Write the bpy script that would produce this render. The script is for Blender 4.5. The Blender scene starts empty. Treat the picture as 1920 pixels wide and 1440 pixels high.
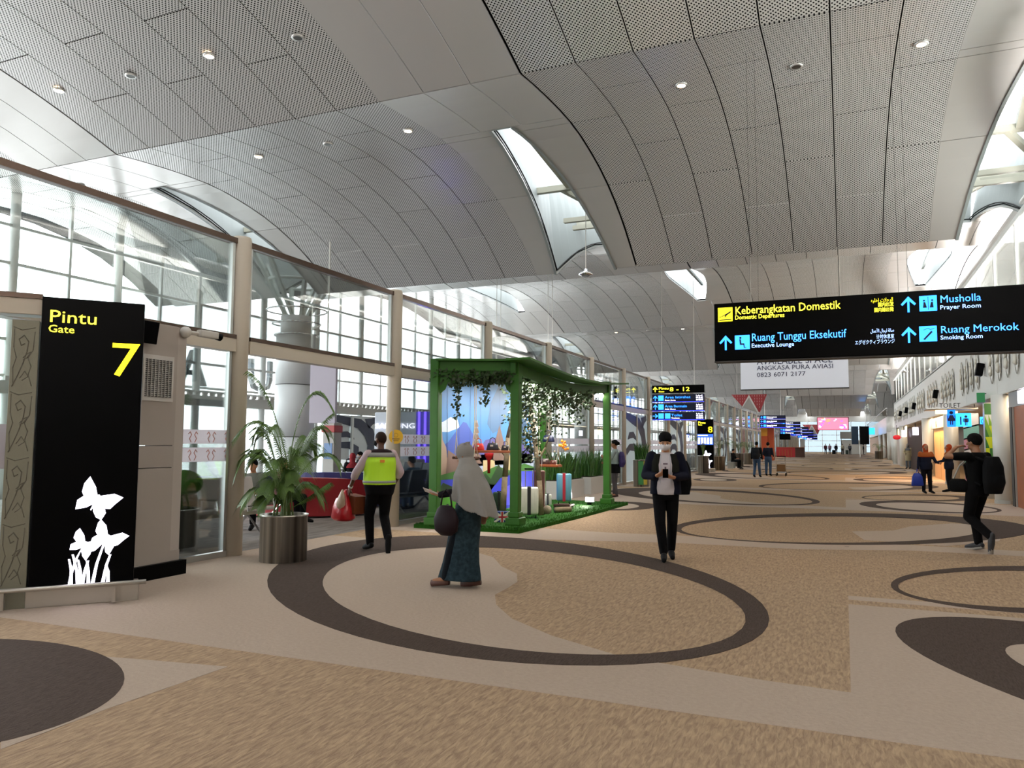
import bpy, bmesh, math, random
from mathutils import Vector, Matrix, Euler
random.seed(7)
C = bpy.context.scene.collection
S = bpy.context.scene
PI = math.pi

# ------------------------------------------------------------------ camera, sky, exposure
F, H = 1440.0, 1.6
PITCH, YAW, ROLL = math.atan(110/F), math.radians(23.35), 0.006
fw = Vector((-math.sin(YAW)*math.cos(PITCH), math.cos(YAW)*math.cos(PITCH), math.sin(PITCH)))
r0 = Vector((math.cos(YAW), math.sin(YAW), 0)); u0 = r0.cross(fw)
cr, sr = math.cos(ROLL), math.sin(ROLL)
rt = r0*cr + u0*sr; up = u0*cr - r0*sr
cam = bpy.data.cameras.new('camera'); co = bpy.data.objects.new('camera', cam); C.objects.link(co)
co.matrix_world = Matrix(((rt.x, up.x, -fw.x, 0), (rt.y, up.y, -fw.y, 0), (rt.z, up.z, -fw.z, H), (0, 0, 0, 1)))
cam.sensor_fit = 'HORIZONTAL'; cam.sensor_width = 36; cam.lens = 36*F/1920; cam.clip_end = 900; cam.clip_start = .05
S.camera = co
S.view_settings.view_transform = 'Standard'; S.view_settings.look = 'None'
S.view_settings.exposure = 1.0; S.view_settings.gamma = 1; S.view_settings.use_curve_mapping = False
w = bpy.data.worlds.new('sky'); S.world = w; w.use_nodes = True
bg = w.node_tree.nodes['Background']; bg.inputs[0].default_value = (.93, .97, 1, 1); bg.inputs[1].default_value = 4.6
S.cycles.transparent_max_bounces = 32; S.cycles.max_bounces = 10; S.cycles.diffuse_bounces = 5; S.cycles.glossy_bounces = 4
S.cycles.sample_clamp_indirect = 6; S.cycles.use_denoising = True; S.cycles.caustics_reflective = False; S.cycles.caustics_refractive = False

def area(name, loc, size, energy, col=(1, 1, 1), rot=(0, 0, 0), portal=False, spread=PI):
    l = bpy.data.lights.new(name, 'AREA'); l.shape = 'RECTANGLE'; l.size, l.size_y = size; l.energy = energy; l.color = col; l.spread = spread
    o = bpy.data.objects.new(name, l); C.objects.link(o); o.location = loc; o.rotation_euler = rot
    if portal: l.cycles.is_portal = True
    return o
def spot(name, loc, energy, col, angle=70, blend=.6, rot=(0, 0, 0), r=.05):
    l = bpy.data.lights.new(name, 'SPOT'); l.energy = energy; l.color = col; l.spot_size = math.radians(angle); l.spot_blend = blend; l.shadow_soft_size = r
    o = bpy.data.objects.new(name, l); C.objects.link(o); o.location = loc; o.rotation_euler = rot
    return o
# portals guide the daylight through the window wall
area('daylight_portal', (-20.6, 30, 4.4), (8.6, 70), 1, rot=(0, PI/2, 0), portal=True).rotation_euler = (0, -PI/2, 0)
WARM = (1, .72, .42)
# unseen upward fill light, added above the gallery to brighten the vaults
area('vault_fill_light', (6.2, 26, 5.3), (1.5, 96), 9800, (1, .97, .94), (PI, 0, 0))

# ------------------------------------------------------------------ helpers
def srgb(h):
    c = [int(h[i:i+2], 16)/255 for i in (0, 2, 4)]
    return tuple((x/12.92 if x <= .04045 else ((x+.055)/1.055)**2.4) for x in c) + (1,)
MATS = {}
def mat(name, hexc, rough=.6, metal=0, emit=0, alpha=1, bump=0, bscale=40, spec=.5, var=0, vscale=6, coat=0):
    if name in MATS: return MATS[name]
    if rough > .68 and spec == .5: spec = .15
    m = bpy.data.materials.new(name); m.use_nodes = True; n = m.node_tree.nodes; l = m.node_tree.links
    b = n['Principled BSDF']; col = srgb(hexc)
    b.inputs['Base Color'].default_value = col; b.inputs['Roughness'].default_value = rough; b.inputs['Metallic'].default_value = metal
    b.inputs['Specular IOR Level'].default_value = spec; b.inputs['Coat Weight'].default_value = coat
    if emit:
        b.inputs['Emission Color'].default_value = col; b.inputs['Emission Strength'].default_value = emit
    if alpha < 1: b.inputs['Alpha'].default_value = alpha
    tc = n.new('ShaderNodeTexCoord')
    if bump:
        t = n.new('ShaderNodeTexNoise'); t.inputs['Scale'].default_value = bscale; l.new(tc.outputs['Object'], t.inputs['Vector'])
        bp = n.new('ShaderNodeBump'); bp.inputs['Strength'].default_value = bump; bp.inputs['Distance'].default_value = .02
        l.new(t.outputs[0], bp.inputs['Height']); l.new(bp.outputs[0], b.inputs['Normal'])
    if var:
        t = n.new('ShaderNodeTexNoise'); t.inputs['Scale'].default_value = vscale; l.new(tc.outputs['Object'], t.inputs['Vector'])
        mx = n.new('ShaderNodeMix'); mx.data_type = 'RGBA'; mx.inputs['A'].default_value = tuple(x*(1-var) for x in col[:3])+(1,)
        mx.inputs['B'].default_value = tuple(min(1, x*(1+var)) for x in col[:3])+(1,)
        l.new(t.outputs[0], mx.inputs['Factor']); l.new(mx.outputs['Result'], b.inputs['Base Color'])
    MATS[name] = m
    return m
def math_node(n, l, op, a, b=None, c=None):
    t = n.new('ShaderNodeMath'); t.operation = op
    for i, v in enumerate((a, b, c)):
        if v is None: continue
        if isinstance(v, (int, float)): t.inputs[i].default_value = v
        else: l.new(v, t.inputs[i])
    return t.outputs[0]

class MB:
    def __init__(s): s.v = []; s.f = []; s.m = []; s.uv = {}
    def add(s, vs, fs, mi=0):
        o = len(s.v); s.v += [tuple(v) for v in vs]; s.f += [tuple(i+o for i in f) for f in fs]; s.m += [mi]*len(fs); return s
    def box(s, a, b, mi=0, rot=None, piv=None):
        (x0, y0, z0), (x1, y1, z1) = a, b
        vs = [Vector(p) for p in ((x0, y0, z0), (x1, y0, z0), (x1, y1, z0), (x0, y1, z0), (x0, y0, z1), (x1, y0, z1), (x1, y1, z1), (x0, y1, z1))]
        if rot is not None:
            c = Vector(piv) if piv else sum(vs, Vector())/8; R = Euler(rot).to_matrix(); vs = [c+R@(v-c) for v in vs]
        return s.add(vs, [(3, 2, 1, 0), (4, 5, 6, 7), (0, 1, 5, 4), (1, 2, 6, 5), (2, 3, 7, 6), (3, 0, 4, 7)], mi)
    def bbox(s, c, size, mi=0, rot=None, bev=.01):     # box with chamfered edges
        bm = bmesh.new(); bmesh.ops.create_cube(bm, size=1)
        for v in bm.verts: v.co = Vector((v.co.x*size[0], v.co.y*size[1], v.co.z*size[2]))
        bmesh.ops.bevel(bm, geom=bm.edges[:], offset=bev, segments=2, affect='EDGES', profile=.6)
        R = Euler(rot).to_matrix() if rot else Matrix.Identity(3)
        vs = [R@v.co+Vector(c) for v in bm.verts]; bm.verts.index_update(); fs = [[v.index for v in f.verts] for f in bm.faces]; bm.free()
        return s.add(vs, fs, mi)
    def cone(s, p, q, ra, rb, n=12, mi=0, caps=True):
        p, q = Vector(p), Vector(q); d = (q-p)
        if d.length < 1e-6: return s
        d.normalize(); a = d.orthogonal().normalized(); b = d.cross(a); vs = []
        for c, r in ((p, ra), (q, rb)):
            vs += [c+(a*math.cos(2*PI*i/n)+b*math.sin(2*PI*i/n))*r for i in range(n)]
        fs = [(i, (i+1) % n, n+(i+1) % n, n+i) for i in range(n)]
        if caps: fs += [tuple(range(n))[::-1], tuple(range(n, 2*n))]
        return s.add(vs, fs, mi)
    def cyl(s, p, q, r, n=16, mi=0, caps=True): return s.cone(p, q, r, r, n, mi, caps)
    def ell(s, c, r, mi=0, n=12, rot=None):
        c = Vector(c); R = Euler(rot).to_matrix() if rot else None; k = n//2+1; vs = []; fs = []
        r = (r, r, r) if isinstance(r, (int, float)) else r
        for j in range(k+1):
            t = PI*j/k
            for i in range(n):
                v = Vector((r[0]*math.sin(t)*math.cos(2*PI*i/n), r[1]*math.sin(t)*math.sin(2*PI*i/n), -r[2]*math.cos(t)))
                vs.append(c+(R@v if R else v))
        for j in range(k):
            for i in range(n):
                a, b = j*n+i, j*n+(i+1) % n; fs.append((a, b, b+n, a+n))
        return s.add(vs, fs, mi)
    def loft(s, secs, n=16, mi=0):       # secs: (cx, cy, z, rx, ry) horizontal ellipses, or with a 6th item turn
        vs = []; fs = []
        for q in secs:
            cx, cy, z, rx, ry = q[:5]; tz = q[5] if len(q) > 5 else 0
            for i in range(n):
                t = 2*PI*i/n; x, y = rx*math.cos(t), ry*math.sin(t)
                vs.append((cx+x*math.cos(tz)-y*math.sin(tz), cy+x*math.sin(tz)+y*math.cos(tz), z))
        for j in range(len(secs)-1):
            for i in range(n):
                a, b = j*n+i, j*n+(i+1) % n; fs.append((a, b, b+n, a+n))
        fs += [tuple(range(n))[::-1], tuple(range((len(secs)-1)*n, len(secs)*n))]
        return s.add(vs, fs, mi)
    def lathe(s, prof, c=(0, 0, 0), n=32, mi=0):
        vs = []; fs = []
        for r, z in prof: vs += [(c[0]+r*math.cos(2*PI*i/n), c[1]+r*math.sin(2*PI*i/n), c[2]+z) for i in range(n)]
        for j in range(len(prof)-1):
            for i in range(n):
                a, b = j*n+i, j*n+(i+1) % n; fs.append((a, b, b+n, a+n))
        return s.add(vs, fs, mi)
    def tube(s, pts, r, n=8, mi=0):
        for i in range(len(pts)-1):
            ra = r[i] if isinstance(r, (list, tuple)) else r; rb = r[i+1] if isinstance(r, (list, tuple)) else r
            s.cone(pts[i], pts[i+1], ra, rb, n, mi)
            if i: s.ell(pts[i], ra*.99, mi, max(6, n))
        return s
    def prism(s, poly, o, ux, uy, depth, mi=0):      # polygon in plane (o, ux, uy) pushed along the normal
        o, ux, uy = Vector(o), Vector(ux), Vector(uy); nn = ux.cross(uy).normalized()*depth; k = len(poly)
        vs = [o+ux*a+uy*b for a, b in poly]; vs += [v+nn for v in vs]
        return s.add(vs, [tuple(range(k))[::-1], tuple(range(k, 2*k))]+[(i, (i+1) % k, k+(i+1) % k, k+i) for i in range(k)], mi)
    def mesh(s, name, mats, smooth=False):
        me = bpy.data.meshes.new(name); me.from_pydata(s.v, [], s.f)
        for m in (mats if isinstance(mats, (list, tuple)) else [mats]): me.materials.append(m)
        me.polygons.foreach_set('material_index', s.m)
        if smooth: me.polygons.foreach_set('use_smooth', [True]*len(s.f))
        me.update(); return me
    def build(s, name, mats, parent=None, smooth=False, loc=None, rz=0, flip=False):
        me = s.mesh(name, mats, smooth)
        if flip or smooth:
            bm = bmesh.new(); bm.from_mesh(me); bmesh.ops.recalc_face_normals(bm, faces=bm.faces); bm.to_mesh(me); bm.free()
        return link(name, me, parent, loc, rz)
def link(name, me, parent=None, loc=None, rz=0):
    o = bpy.data.objects.new(name, me); C.objects.link(o)
    if parent is not None: o.parent = parent
    if loc is not None: o.location = loc
    if rz: o.rotation_euler.z = rz
    return o
def thing(name, label, cat, loc=(0, 0, 0), rz=0, group=None):
    o = bpy.data.objects.new(name, None); C.objects.link(o); o.location = loc; o.rotation_euler.z = rz; o.empty_display_size = .1
    return tag(o, label, cat, group)
def tag(o, label, cat, group=None):
    o['label'] = label; o['category'] = cat
    if group: o['group'] = group
    return o
def struct(name):
    o = bpy.data.objects.new(name, None); C.objects.link(o); o['kind'] = 'structure'; return o
def stuff(o): o['kind'] = 'stuff'; return o
def dup(o, parent=None, loc=None, rz=None, label=None):
    c = o.copy(); C.objects.link(c); c.parent = parent
    if loc is not None: c.location = loc
    if rz is not None: c.rotation_euler.z = rz
    if label: c['label'] = label
    for ch in o.children: dup(ch, c)
    return c
def text(name, body, size, m, parent, loc, rot, ext=.004, align='LEFT', sx=1):
    c = bpy.data.curves.new(name, 'FONT'); c.body = body; c.size = size; c.extrude = ext; c.align_x = align; c.resolution_u = 2
    c.materials.append(m); o = bpy.data.objects.new(name, c); C.objects.link(o); o.parent = parent; o.location = loc; o.rotation_euler = rot; o.scale.x = sx
    return o

# ------------------------------------------------------------------ materials
white = mat('white_paint', 'D8D6D0', .45); offwhite = mat('beige_white_paint', 'CFC8BA', .5, bump=.03)
beige = mat('beige_metal', 'CABFAE', .38); darkrail = mat('bronze_rail', '5B4A40', .25, .7); greyp = mat('grey_panel', 'A9A59E', .5)
steel = mat('brushed_steel', 'BDB8B0', .32, .8)
potsteel = mat('painted_reflection_steel', 'C4BEB4', .3, .85)  # bright and dark reflection streaks are painted into the base colour below
_n = potsteel.node_tree.nodes; _l = potsteel.node_tree.links; _tc = _n['Texture Coordinate'] if 'Texture Coordinate' in _n else _n.new('ShaderNodeTexCoord'); _mp = _n.new('ShaderNodeMapping'); _mp.inputs['Scale'].default_value = (9, 9, .05); _l.new(_tc.outputs['Object'], _mp.inputs[0]); _t = _n.new('ShaderNodeTexNoise'); _t.inputs['Scale'].default_value = 1.2; _l.new(_mp.outputs[0], _t.inputs['Vector']); _r = _n.new('ShaderNodeValToRGB'); _r.color_ramp.elements[0].position = .3; _r.color_ramp.elements[0].color = srgb('6E6860'); _r.color_ramp.elements[1].position = .7; _r.color_ramp.elements[1].color = srgb('EDE8DE'); _l.new(_t.outputs[0], _r.inputs[0]); _l.new(_r.outputs[0], _n['Principled BSDF'].inputs['Base Color']); chrome = mat('chrome', 'D5D5D5', .08, 1)
black = mat('black_plastic', '020203', .3, spec=.08); blackm = mat('matt_black', '0B0B0D', .8); ytext = mat('lit_yellow', 'F4EE18', emit=1.6)
btext = mat('lit_blue', '3E8BFF', emit=2.0); wtext = mat('lit_white', 'F0ECFF', emit=2.2); frame = mat('dark_frame', '2E2A28', .5)
wood = mat('red_brown_wood', 'A2552A', .45, var=.25, vscale=3); dwood = mat('dark_wood', '4A2C20', .5, var=.25); alu = mat('aluminium', 'BFC2C0', .3, .9)

def glass_mat(name, tint=(1, 1, 1), gloss=1.0):
    m = bpy.data.materials.new(name); m.use_nodes = True; n = m.node_tree.nodes; l = m.node_tree.links; n.clear()
    o = n.new('ShaderNodeOutputMaterial'); t = n.new('ShaderNodeBsdfTransparent'); t.inputs[0].default_value = tint+(1,)
    g = n.new('ShaderNodeBsdfGlossy'); g.inputs['Roughness'].default_value = .01; fr = n.new('ShaderNodeFresnel'); fr.inputs[0].default_value = 1.5
    mx = n.new('ShaderNodeMixShader'); k = math_node(n, l, 'MULTIPLY', fr.outputs[0], gloss)
    l.new(k, mx.inputs[0]); l.new(t.outputs[0], mx.inputs[1]); l.new(g.outputs[0], mx.inputs[2]); l.new(mx.outputs[0], o.inputs[0])
    return m
glass = glass_mat('clear_glass', (.93, .97, .96), .8); fglass = glass_mat('window_glass', (.95, .98, .98), .5)

def perf_mat():
    m = bpy.data.materials.new('perforated_ceiling_metal'); m.use_nodes = True; n = m.node_tree.nodes; l = m.node_tree.links
    b = n['Principled BSDF']; b.inputs['Roughness'].default_value = .27; b.inputs['Metallic'].default_value = .25
    uv = n.new('ShaderNodeUVMap'); sp = n.new('ShaderNodeSeparateXYZ'); l.new(uv.outputs[0], sp.inputs[0]); q = .074
    def fr(op):
        a = math_node(n, l, op, sp.outputs[0], sp.outputs[1]); a = math_node(n, l, 'DIVIDE', a, q)
        a = math_node(n, l, 'FRACT', a); a = math_node(n, l, 'SUBTRACT', a, .5); return math_node(n, l, 'MULTIPLY', a, a)
    d = math_node(n, l, 'ADD', fr('ADD'), fr('SUBTRACT')); h = math_node(n, l, 'LESS_THAN', d, .29**2)
    mx = n.new('ShaderNodeMix'); mx.data_type = 'RGBA'; mx.inputs['A'].default_value = srgb('D0CECB'); mx.inputs['B'].default_value = srgb('1B1A1A')
    l.new(h, mx.inputs['Factor']); l.new(mx.outputs['Result'], b.inputs['Base Color'])
    s2 = math_node(n, l, 'SUBTRACT', 1, h); l.new(math_node(n, l, 'MULTIPLY', s2, .5), b.inputs['Specular IOR Level'])
    l.new(math_node(n, l, 'MULTIPLY', s2, .25), b.inputs['Metallic'])
    return m
perf = perf_mat(); plain = mat('plain_ceiling_metal', 'BDBAB6', .24, .25)

def carpet(name, hexa, hexb, wave=0, scale=9):
    m = bpy.data.materials.new(name); m.use_nodes = True; n = m.node_tree.nodes; l = m.node_tree.links
    b = n['Principled BSDF']; b.inputs['Roughness'].default_value = .95; b.inputs['Specular IOR Level'].default_value = .1
    g = n.new('ShaderNodeNewGeometry'); mp = n.new('ShaderNodeMapping'); l.new(g.outputs['Position'], mp.inputs[0])
    mp.inputs['Scale'].default_value = (2.6, .55, 1) if wave else (1, 1, 1); mp.inputs['Rotation'].default_value = (0, 0, .12)
    t = n.new('ShaderNodeTexNoise'); t.inputs['Scale'].default_value = scale; t.inputs['Detail'].default_value = 3; t.inputs['Distortion'].default_value = .6 if wave else 0
    l.new(mp.outputs[0], t.inputs['Vector'])
    f = n.new('ShaderNodeTexNoise'); f.inputs['Scale'].default_value = 160; l.new(g.outputs['Position'], f.inputs['Vector'])
    k = math_node(n, l, 'MULTIPLY_ADD', t.outputs[0], 3.2 if wave else 1.2, -1.1 if wave else -.1); k = math_node(n, l, 'MULTIPLY_ADD', f.outputs[0], .5, k)
    k = math_node(n, l, 'SUBTRACT', k, .25)
    mx = n.new('ShaderNodeMix'); mx.data_type = 'RGBA'; mx.clamp_factor = True; mx.inputs['A'].default_value = srgb(hexa); mx.inputs['B'].default_value = srgb(hexb)
    l.new(k, mx.inputs['Factor']); l.new(mx.outputs['Result'], b.inputs['Base Color'])
    bp = n.new('ShaderNodeBump'); bp.inputs['Strength'].default_value = .5; bp.inputs['Distance'].default_value = .006
    l.new(k, bp.inputs['Height']); l.new(bp.outputs[0], b.inputs['Normal'])
    return m
c_gold = carpet('golden_wavy_carpet', '98806A', 'B89E80', 1, 16); c_taupe = carpet('plain_taupe_carpet', 'AC9A8A', 'BAA898', 0, 30)
c_dark = carpet('dark_brown_carpet', '4A3E37', '564A43', 1, 30); c_grey = carpet('grey_waiting_floor', '7E7977', '96918E', 1, 3)

# ------------------------------------------------------------------ ceiling: row of vaults that run across the hall
PER, YC = 31.6, 5.2
FP = [(7.28, 8.31), (8.4, 8.43), (9.7, 8.5), (10.8, 8.46), (12.6, 8.13), (14.25, 7.5), (15.8, 6.57)]
def prof(u):
    u = abs(u)
    if u < 7.28: return 9.6-.0243*u*u
    # smooth (Catmull-Rom) through the measured points
    for i in range(len(FP)-1):
        if u <= FP[i+1][0]+1e-9:
            (x1, y1), (x2, y2) = FP[i], FP[i+1]; x0, y0 = FP[i-1] if i else (x1-1, y1-.15); x3, y3 = FP[i+2] if i+2 < len(FP) else (x2+1, y2-.75)
            m1 = (y2-y0)/(x2-x0); m2 = (y3-y1)/(x3-x1); h = x2-x1; t = (u-x1)/h
            return (2*t**3-3*t*t+1)*y1+(t**3-2*t*t+t)*h*m1+(-2*t**3+3*t*t)*y2+(t**3-t*t)*h*m2
    return FP[-1][1]
def lerp(x, xs, ys):
    if x <= xs[0]: return ys[0]
    for i in range(len(xs)-1):
        if x <= xs[i+1]: return ys[i]+(ys[i+1]-ys[i])*(x-xs[i])/(xs[i+1]-xs[i])
    return ys[-1]
def strip(x0f, x1f, ua, ub, xo=0, seg=1.0, gap=.012, th=.03):
    """curved ceiling sheet between x0f(u) and x1f(u), from ua to ub along the vault, as mesh builder with uv in metres"""
    k = max(2, int(abs(ub-ua)/seg+.5)); vs = []; uv = []; arc = 0; pz = None
    for i in range(k+1):
        u = ua+gap+(ub-ua-2*gap)*i/k; z = prof(u)
        if pz is not None: arc += math.hypot(u-pu, z-pz)
        pu, pz = u, z
        for x in (x0f(u)+gap, x1f(u)-gap): vs.append((x-xo, u, z)); uv.append((x, arc+ua))
    n2 = len(vs); vs += [(x, y, z+th) for x, y, z in vs]; fs = [(2*i, 2*i+2, 2*i+3, 2*i+1) for i in range(k)]
    nb = len(fs); fs += [(n2+2*i, n2+2*i+1, n2+2*i+3, n2+2*i+2) for i in range(k)]
    fs += [(2*i, n2+2*i, n2+2*i+2, 2*i+2) for i in range(k)]+[(2*i+1, 2*i+3, n2+2*i+3, n2+2*i+1) for i in range(k)]
    e = 2*k; fs += [(0, 1, n2+1, n2), (e, n2+e, n2+e+1, e+1)]
    return vs, fs, uv+uv
def sheet_mesh(name, parts, m):
    V, Fc, U = [], [], []
    for vs, fs, uv in parts:
        o = len(V); V += vs; Fc += [tuple(i+o for i in f) for f in fs]; U += uv
    me = bpy.data.meshes.new(name); me.from_pydata(V, [], Fc); me.materials.append(m)
    ul = me.uv_layers.new(name='UVMap'); idx = [l.vertex_index for l in me.loops]
    ul.data.foreach_set('uv', [c for i in idx for c in U[i]]); me.polygons.foreach_set('use_smooth', [False]*len(Fc)); me.update(); return me
CW, FW, FP0 = 1.04, 7.28, 10.31
def leafF(u): return lerp(abs(u), [9.8, 12, 13.6, 15.8], [.22, .46, .62, .86])
def leafN(u): return .2+.62*(1-(abs(u)/4.2)**1.6)
ceiling = struct('ceiling')
# vault index: 0 is built panel by panel, the farther ones as joined sheets
rows_a = [(-7.28, -4.37), (-4.37, -1.46), (-1.46, 1.46), (1.46, 4.37), (4.37, 7.28)]
rows_b = [(-7.28, -5.8), (-5.8, -2.9), (-2.9, 0), (0, 2.9), (2.9, 5.8), (5.8, 7.28)]
rf_a = [(7.28, 10.1), (10.1, 12.95), (12.95, 15.8)]; rf_b = [(7.28, 8.7), (8.7, 11.5), (11.5, 14.3), (14.3, 15.8)]
def cst(v): return lambda u: v
def zone_pieces(xc, lo, hi):
    """plain sheets round the skylight centred at xc; lo..hi in u. yields ((x0f, x1f, ua, ub))"""
    a, b = xc-1.51, xc+1.51; out = []
    for sgn in (1, -1):
        def R(p, q): return (p, q) if sgn > 0 else (-q, -p)
        for (p, q) in rf_a:
            for x0, x1, side in ((a, xc-.5, -1), (xc+.5, b, 1)):
                if side < 0: f0, f1 = cst(a), (lambda u: xc-(.5 if abs(u) < 9.8 else max(leafF(u), .0)) if abs(u) >= 9.8 else xc-.5)
                else: f0, f1 = (lambda u: xc+leafF(u) if abs(u) >= 9.8 else xc+.5), cst(b)
                for pp, qq in ([(p, 9.8), (9.8, q)] if p < 9.8 < q else [(p, q)]):
                    g0 = (lambda u, f=f0, P=pp: f(max(abs(u), P+.02 if P >= 9.8 else 0)))
                    g1 = (lambda u, f=f1, P=pp: f(max(abs(u), P+.02 if P >= 9.8 else 0)))
                    if pp < 9.8: g0, g1 = (cst(x0), cst(x1))
                    out.append((g0, g1)+R(pp, qq))
        out.append((cst(xc-.5), cst(xc+.5))+R(7.28, 9.8))
        for p, q in ((4.2, 7.28),): out.append((cst(xc-.5), cst(xc+.5))+R(p, q))
        for p, q in ((0, 2.1), (2.1, 4.2), (4.2, 7.28)):
            if q <= 4.2:
                out.append((cst(a), (lambda u: xc-leafN(u)))+R(p, q)); out.append(((lambda u: xc+leafN(u)), cst(b))+R(p, q))
            else: out.append((cst(a), cst(xc-.5))+R(p, q)); out.append((cst(xc+.5), cst(b))+R(p, q))
    return [o for o in out if o[3] > lo and o[2] < hi]
fields = [-25.86, -15.55, -5.24, 5.07]; zones = [-17.09, -6.78, 3.53]
share = {}
cnt = 0
for k in range(-1, 6):
    yc = YC+PER*k; perf_parts = []; plain_parts = []
    for fx in fields:
        for c in range(7):
            x0 = fx+c*CW
            if x0 < -23.7: continue
            par = c % 2
            rws = (rows_b if par else rows_a)+(rf_b if par else rf_a)+[(-q, -p) for p, q in (rf_b if par else rf_a)]
            for (p, q) in rws:
                near = k == 0 and p >= -.1 and -20 < x0 < 4
                if near:
                    key = (p, q)
                    if key not in share: share[key] = sheet_mesh('ceiling_panel', [strip(cst(0), cst(CW), p, q, 0, .7)], perf)
                    link('ceiling_panel', share[key], ceiling, (x0, yc, 0)); cnt += 1
                else:
                    vs, fs, uv = strip(cst(x0), cst(x0+CW), p, q, 0, .9 if k < 3 else 1.5); perf_parts.append(([(x, y+yc, z) for x, y, z in vs], fs, uv))
    for zx in zones:
        for (f0, f1, p, q) in zone_pieces(zx, -16, 16):
            vs, fs, uv = strip(f0, f1, p, q, 0, .6 if k < 2 else 1.2)
            if k == 0 and p >= -.1:
                me = sheet_mesh('ceiling_panel', [([(x, y, z) for x, y, z in vs], fs, uv)], plain); link('ceiling_panel', me, ceiling, (0, yc, 0))
            else: plain_parts.append(([(x, y+yc, z) for x, y, z in vs], fs, uv))
    if perf_parts: stuff(link('perforated_panelling', sheet_mesh('perforated_panelling', perf_parts, perf), ceiling))
    back = []
    for fx in fields:
        for (p, q) in ((-15.8, -7.28), (-7.28, 7.28), (7.28, 15.8)):
            vs, fs, uv = strip(cst(max(fx, -23.7)-.03), cst(fx+FW+.03), p-.02, q+.02, 0, 1.2); back.append(([(x, y+yc, z+.07) for x, y, z in vs], fs, uv))
    for zx in zones:
        for (f0, f1, p, q) in zone_pieces(zx, -16, 16):
            vs, fs, uv = strip((lambda u, f=f0: f(u)-(.0 if abs(f(u)-zx) < 1.2 else .03)), (lambda u, f=f1: f(u)+(.0 if abs(f(u)-zx) < 1.2 else .03)), p-.02, q+.02, 0, 1.2); back.append(([(x, y+yc, z+.07) for x, y, z in vs], fs, uv))
    link('light_leak_sheet', sheet_mesh('light_leak_sheet', back, blackm), ceiling)  # dark sheet added over the panels to block sky light at the joints
    if plain_parts: stuff(link('plain_panelling', sheet_mesh('plain_panelling', plain_parts, plain), ceiling))
print('ceiling panels', cnt)
# skylight shafts: white lining, dark joint, beams
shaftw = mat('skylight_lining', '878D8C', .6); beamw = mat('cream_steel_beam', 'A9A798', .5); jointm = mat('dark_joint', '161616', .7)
for k in range(-1, 5):
    for zx in zones:
        for sgn in (1, -1):
            yc = YC+PER*k; L = MB(); J = MB(); us = [9.8+.5*i for i in range(13)]
            us[-1] = 15.8
            for side in (-1, 1):
                for i in range(12):
                    ua, ub = us[i], us[i+1]; ya, yb = yc+sgn*ua, yc+sgn*ub
                    xa, xb = zx+side*(leafF(ua)+.01), zx+side*(leafF(ub)+.01); za, zb = prof(ua), prof(ub); o = side*.03
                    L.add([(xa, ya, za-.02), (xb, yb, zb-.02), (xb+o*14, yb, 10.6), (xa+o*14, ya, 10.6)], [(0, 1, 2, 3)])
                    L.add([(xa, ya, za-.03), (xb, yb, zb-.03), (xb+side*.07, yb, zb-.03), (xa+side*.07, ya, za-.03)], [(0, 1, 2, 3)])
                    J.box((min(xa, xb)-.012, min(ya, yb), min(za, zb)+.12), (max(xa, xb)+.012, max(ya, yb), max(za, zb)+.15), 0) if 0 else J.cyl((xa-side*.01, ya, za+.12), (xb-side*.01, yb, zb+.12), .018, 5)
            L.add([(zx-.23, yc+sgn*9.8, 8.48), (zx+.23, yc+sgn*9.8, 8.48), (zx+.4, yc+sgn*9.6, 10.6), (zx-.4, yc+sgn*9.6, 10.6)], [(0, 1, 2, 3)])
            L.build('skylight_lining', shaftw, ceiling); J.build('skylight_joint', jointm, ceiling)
            B = MB(); y = lambda u: yc+sgn*u
            B.box((-.07, 0, -.09), (.07, 1, .09)) if 0 else None
            for (p, q, t) in (((zx-.1, y(9.9), 9.3), (zx+.15, y(14.0), 8.55), .13), ((zx+.45, y(10.8), 9.6), (zx+.6, y(14.0), 8.5), .07), ((zx-.9, y(14.05), 8.5), (zx+.9, y(14.05), 8.5), .11),
                              ((zx-.1, y(14.05), 8.48), (zx+.75, y(15.3), 8.1), .09), ((zx-.5, y(15.4), 8.0), (zx+.9, y(15.4), 8.0), .09)):
                B.cyl(p, q, t, 4)
            B.build('skylight_beam', beamw, ceiling)
# N skylights lining
    for zx in zones:
        yc = YC+PER*k; L = MB()
        for side in (-1, 1):
            for i in range(14):
                ua = -4.2+.6*i; ub = ua+.6
                xa, xb = zx+side*leafN(ua), zx+side*leafN(ub)
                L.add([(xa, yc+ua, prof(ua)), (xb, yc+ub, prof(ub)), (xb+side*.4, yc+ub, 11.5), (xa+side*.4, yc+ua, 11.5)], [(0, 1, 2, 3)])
        L.cyl((zx+.1, yc-4, 10), (zx+.1, yc+4, 10), .09, 4); L.build('skylight_lining', shaftw, ceiling)

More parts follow.
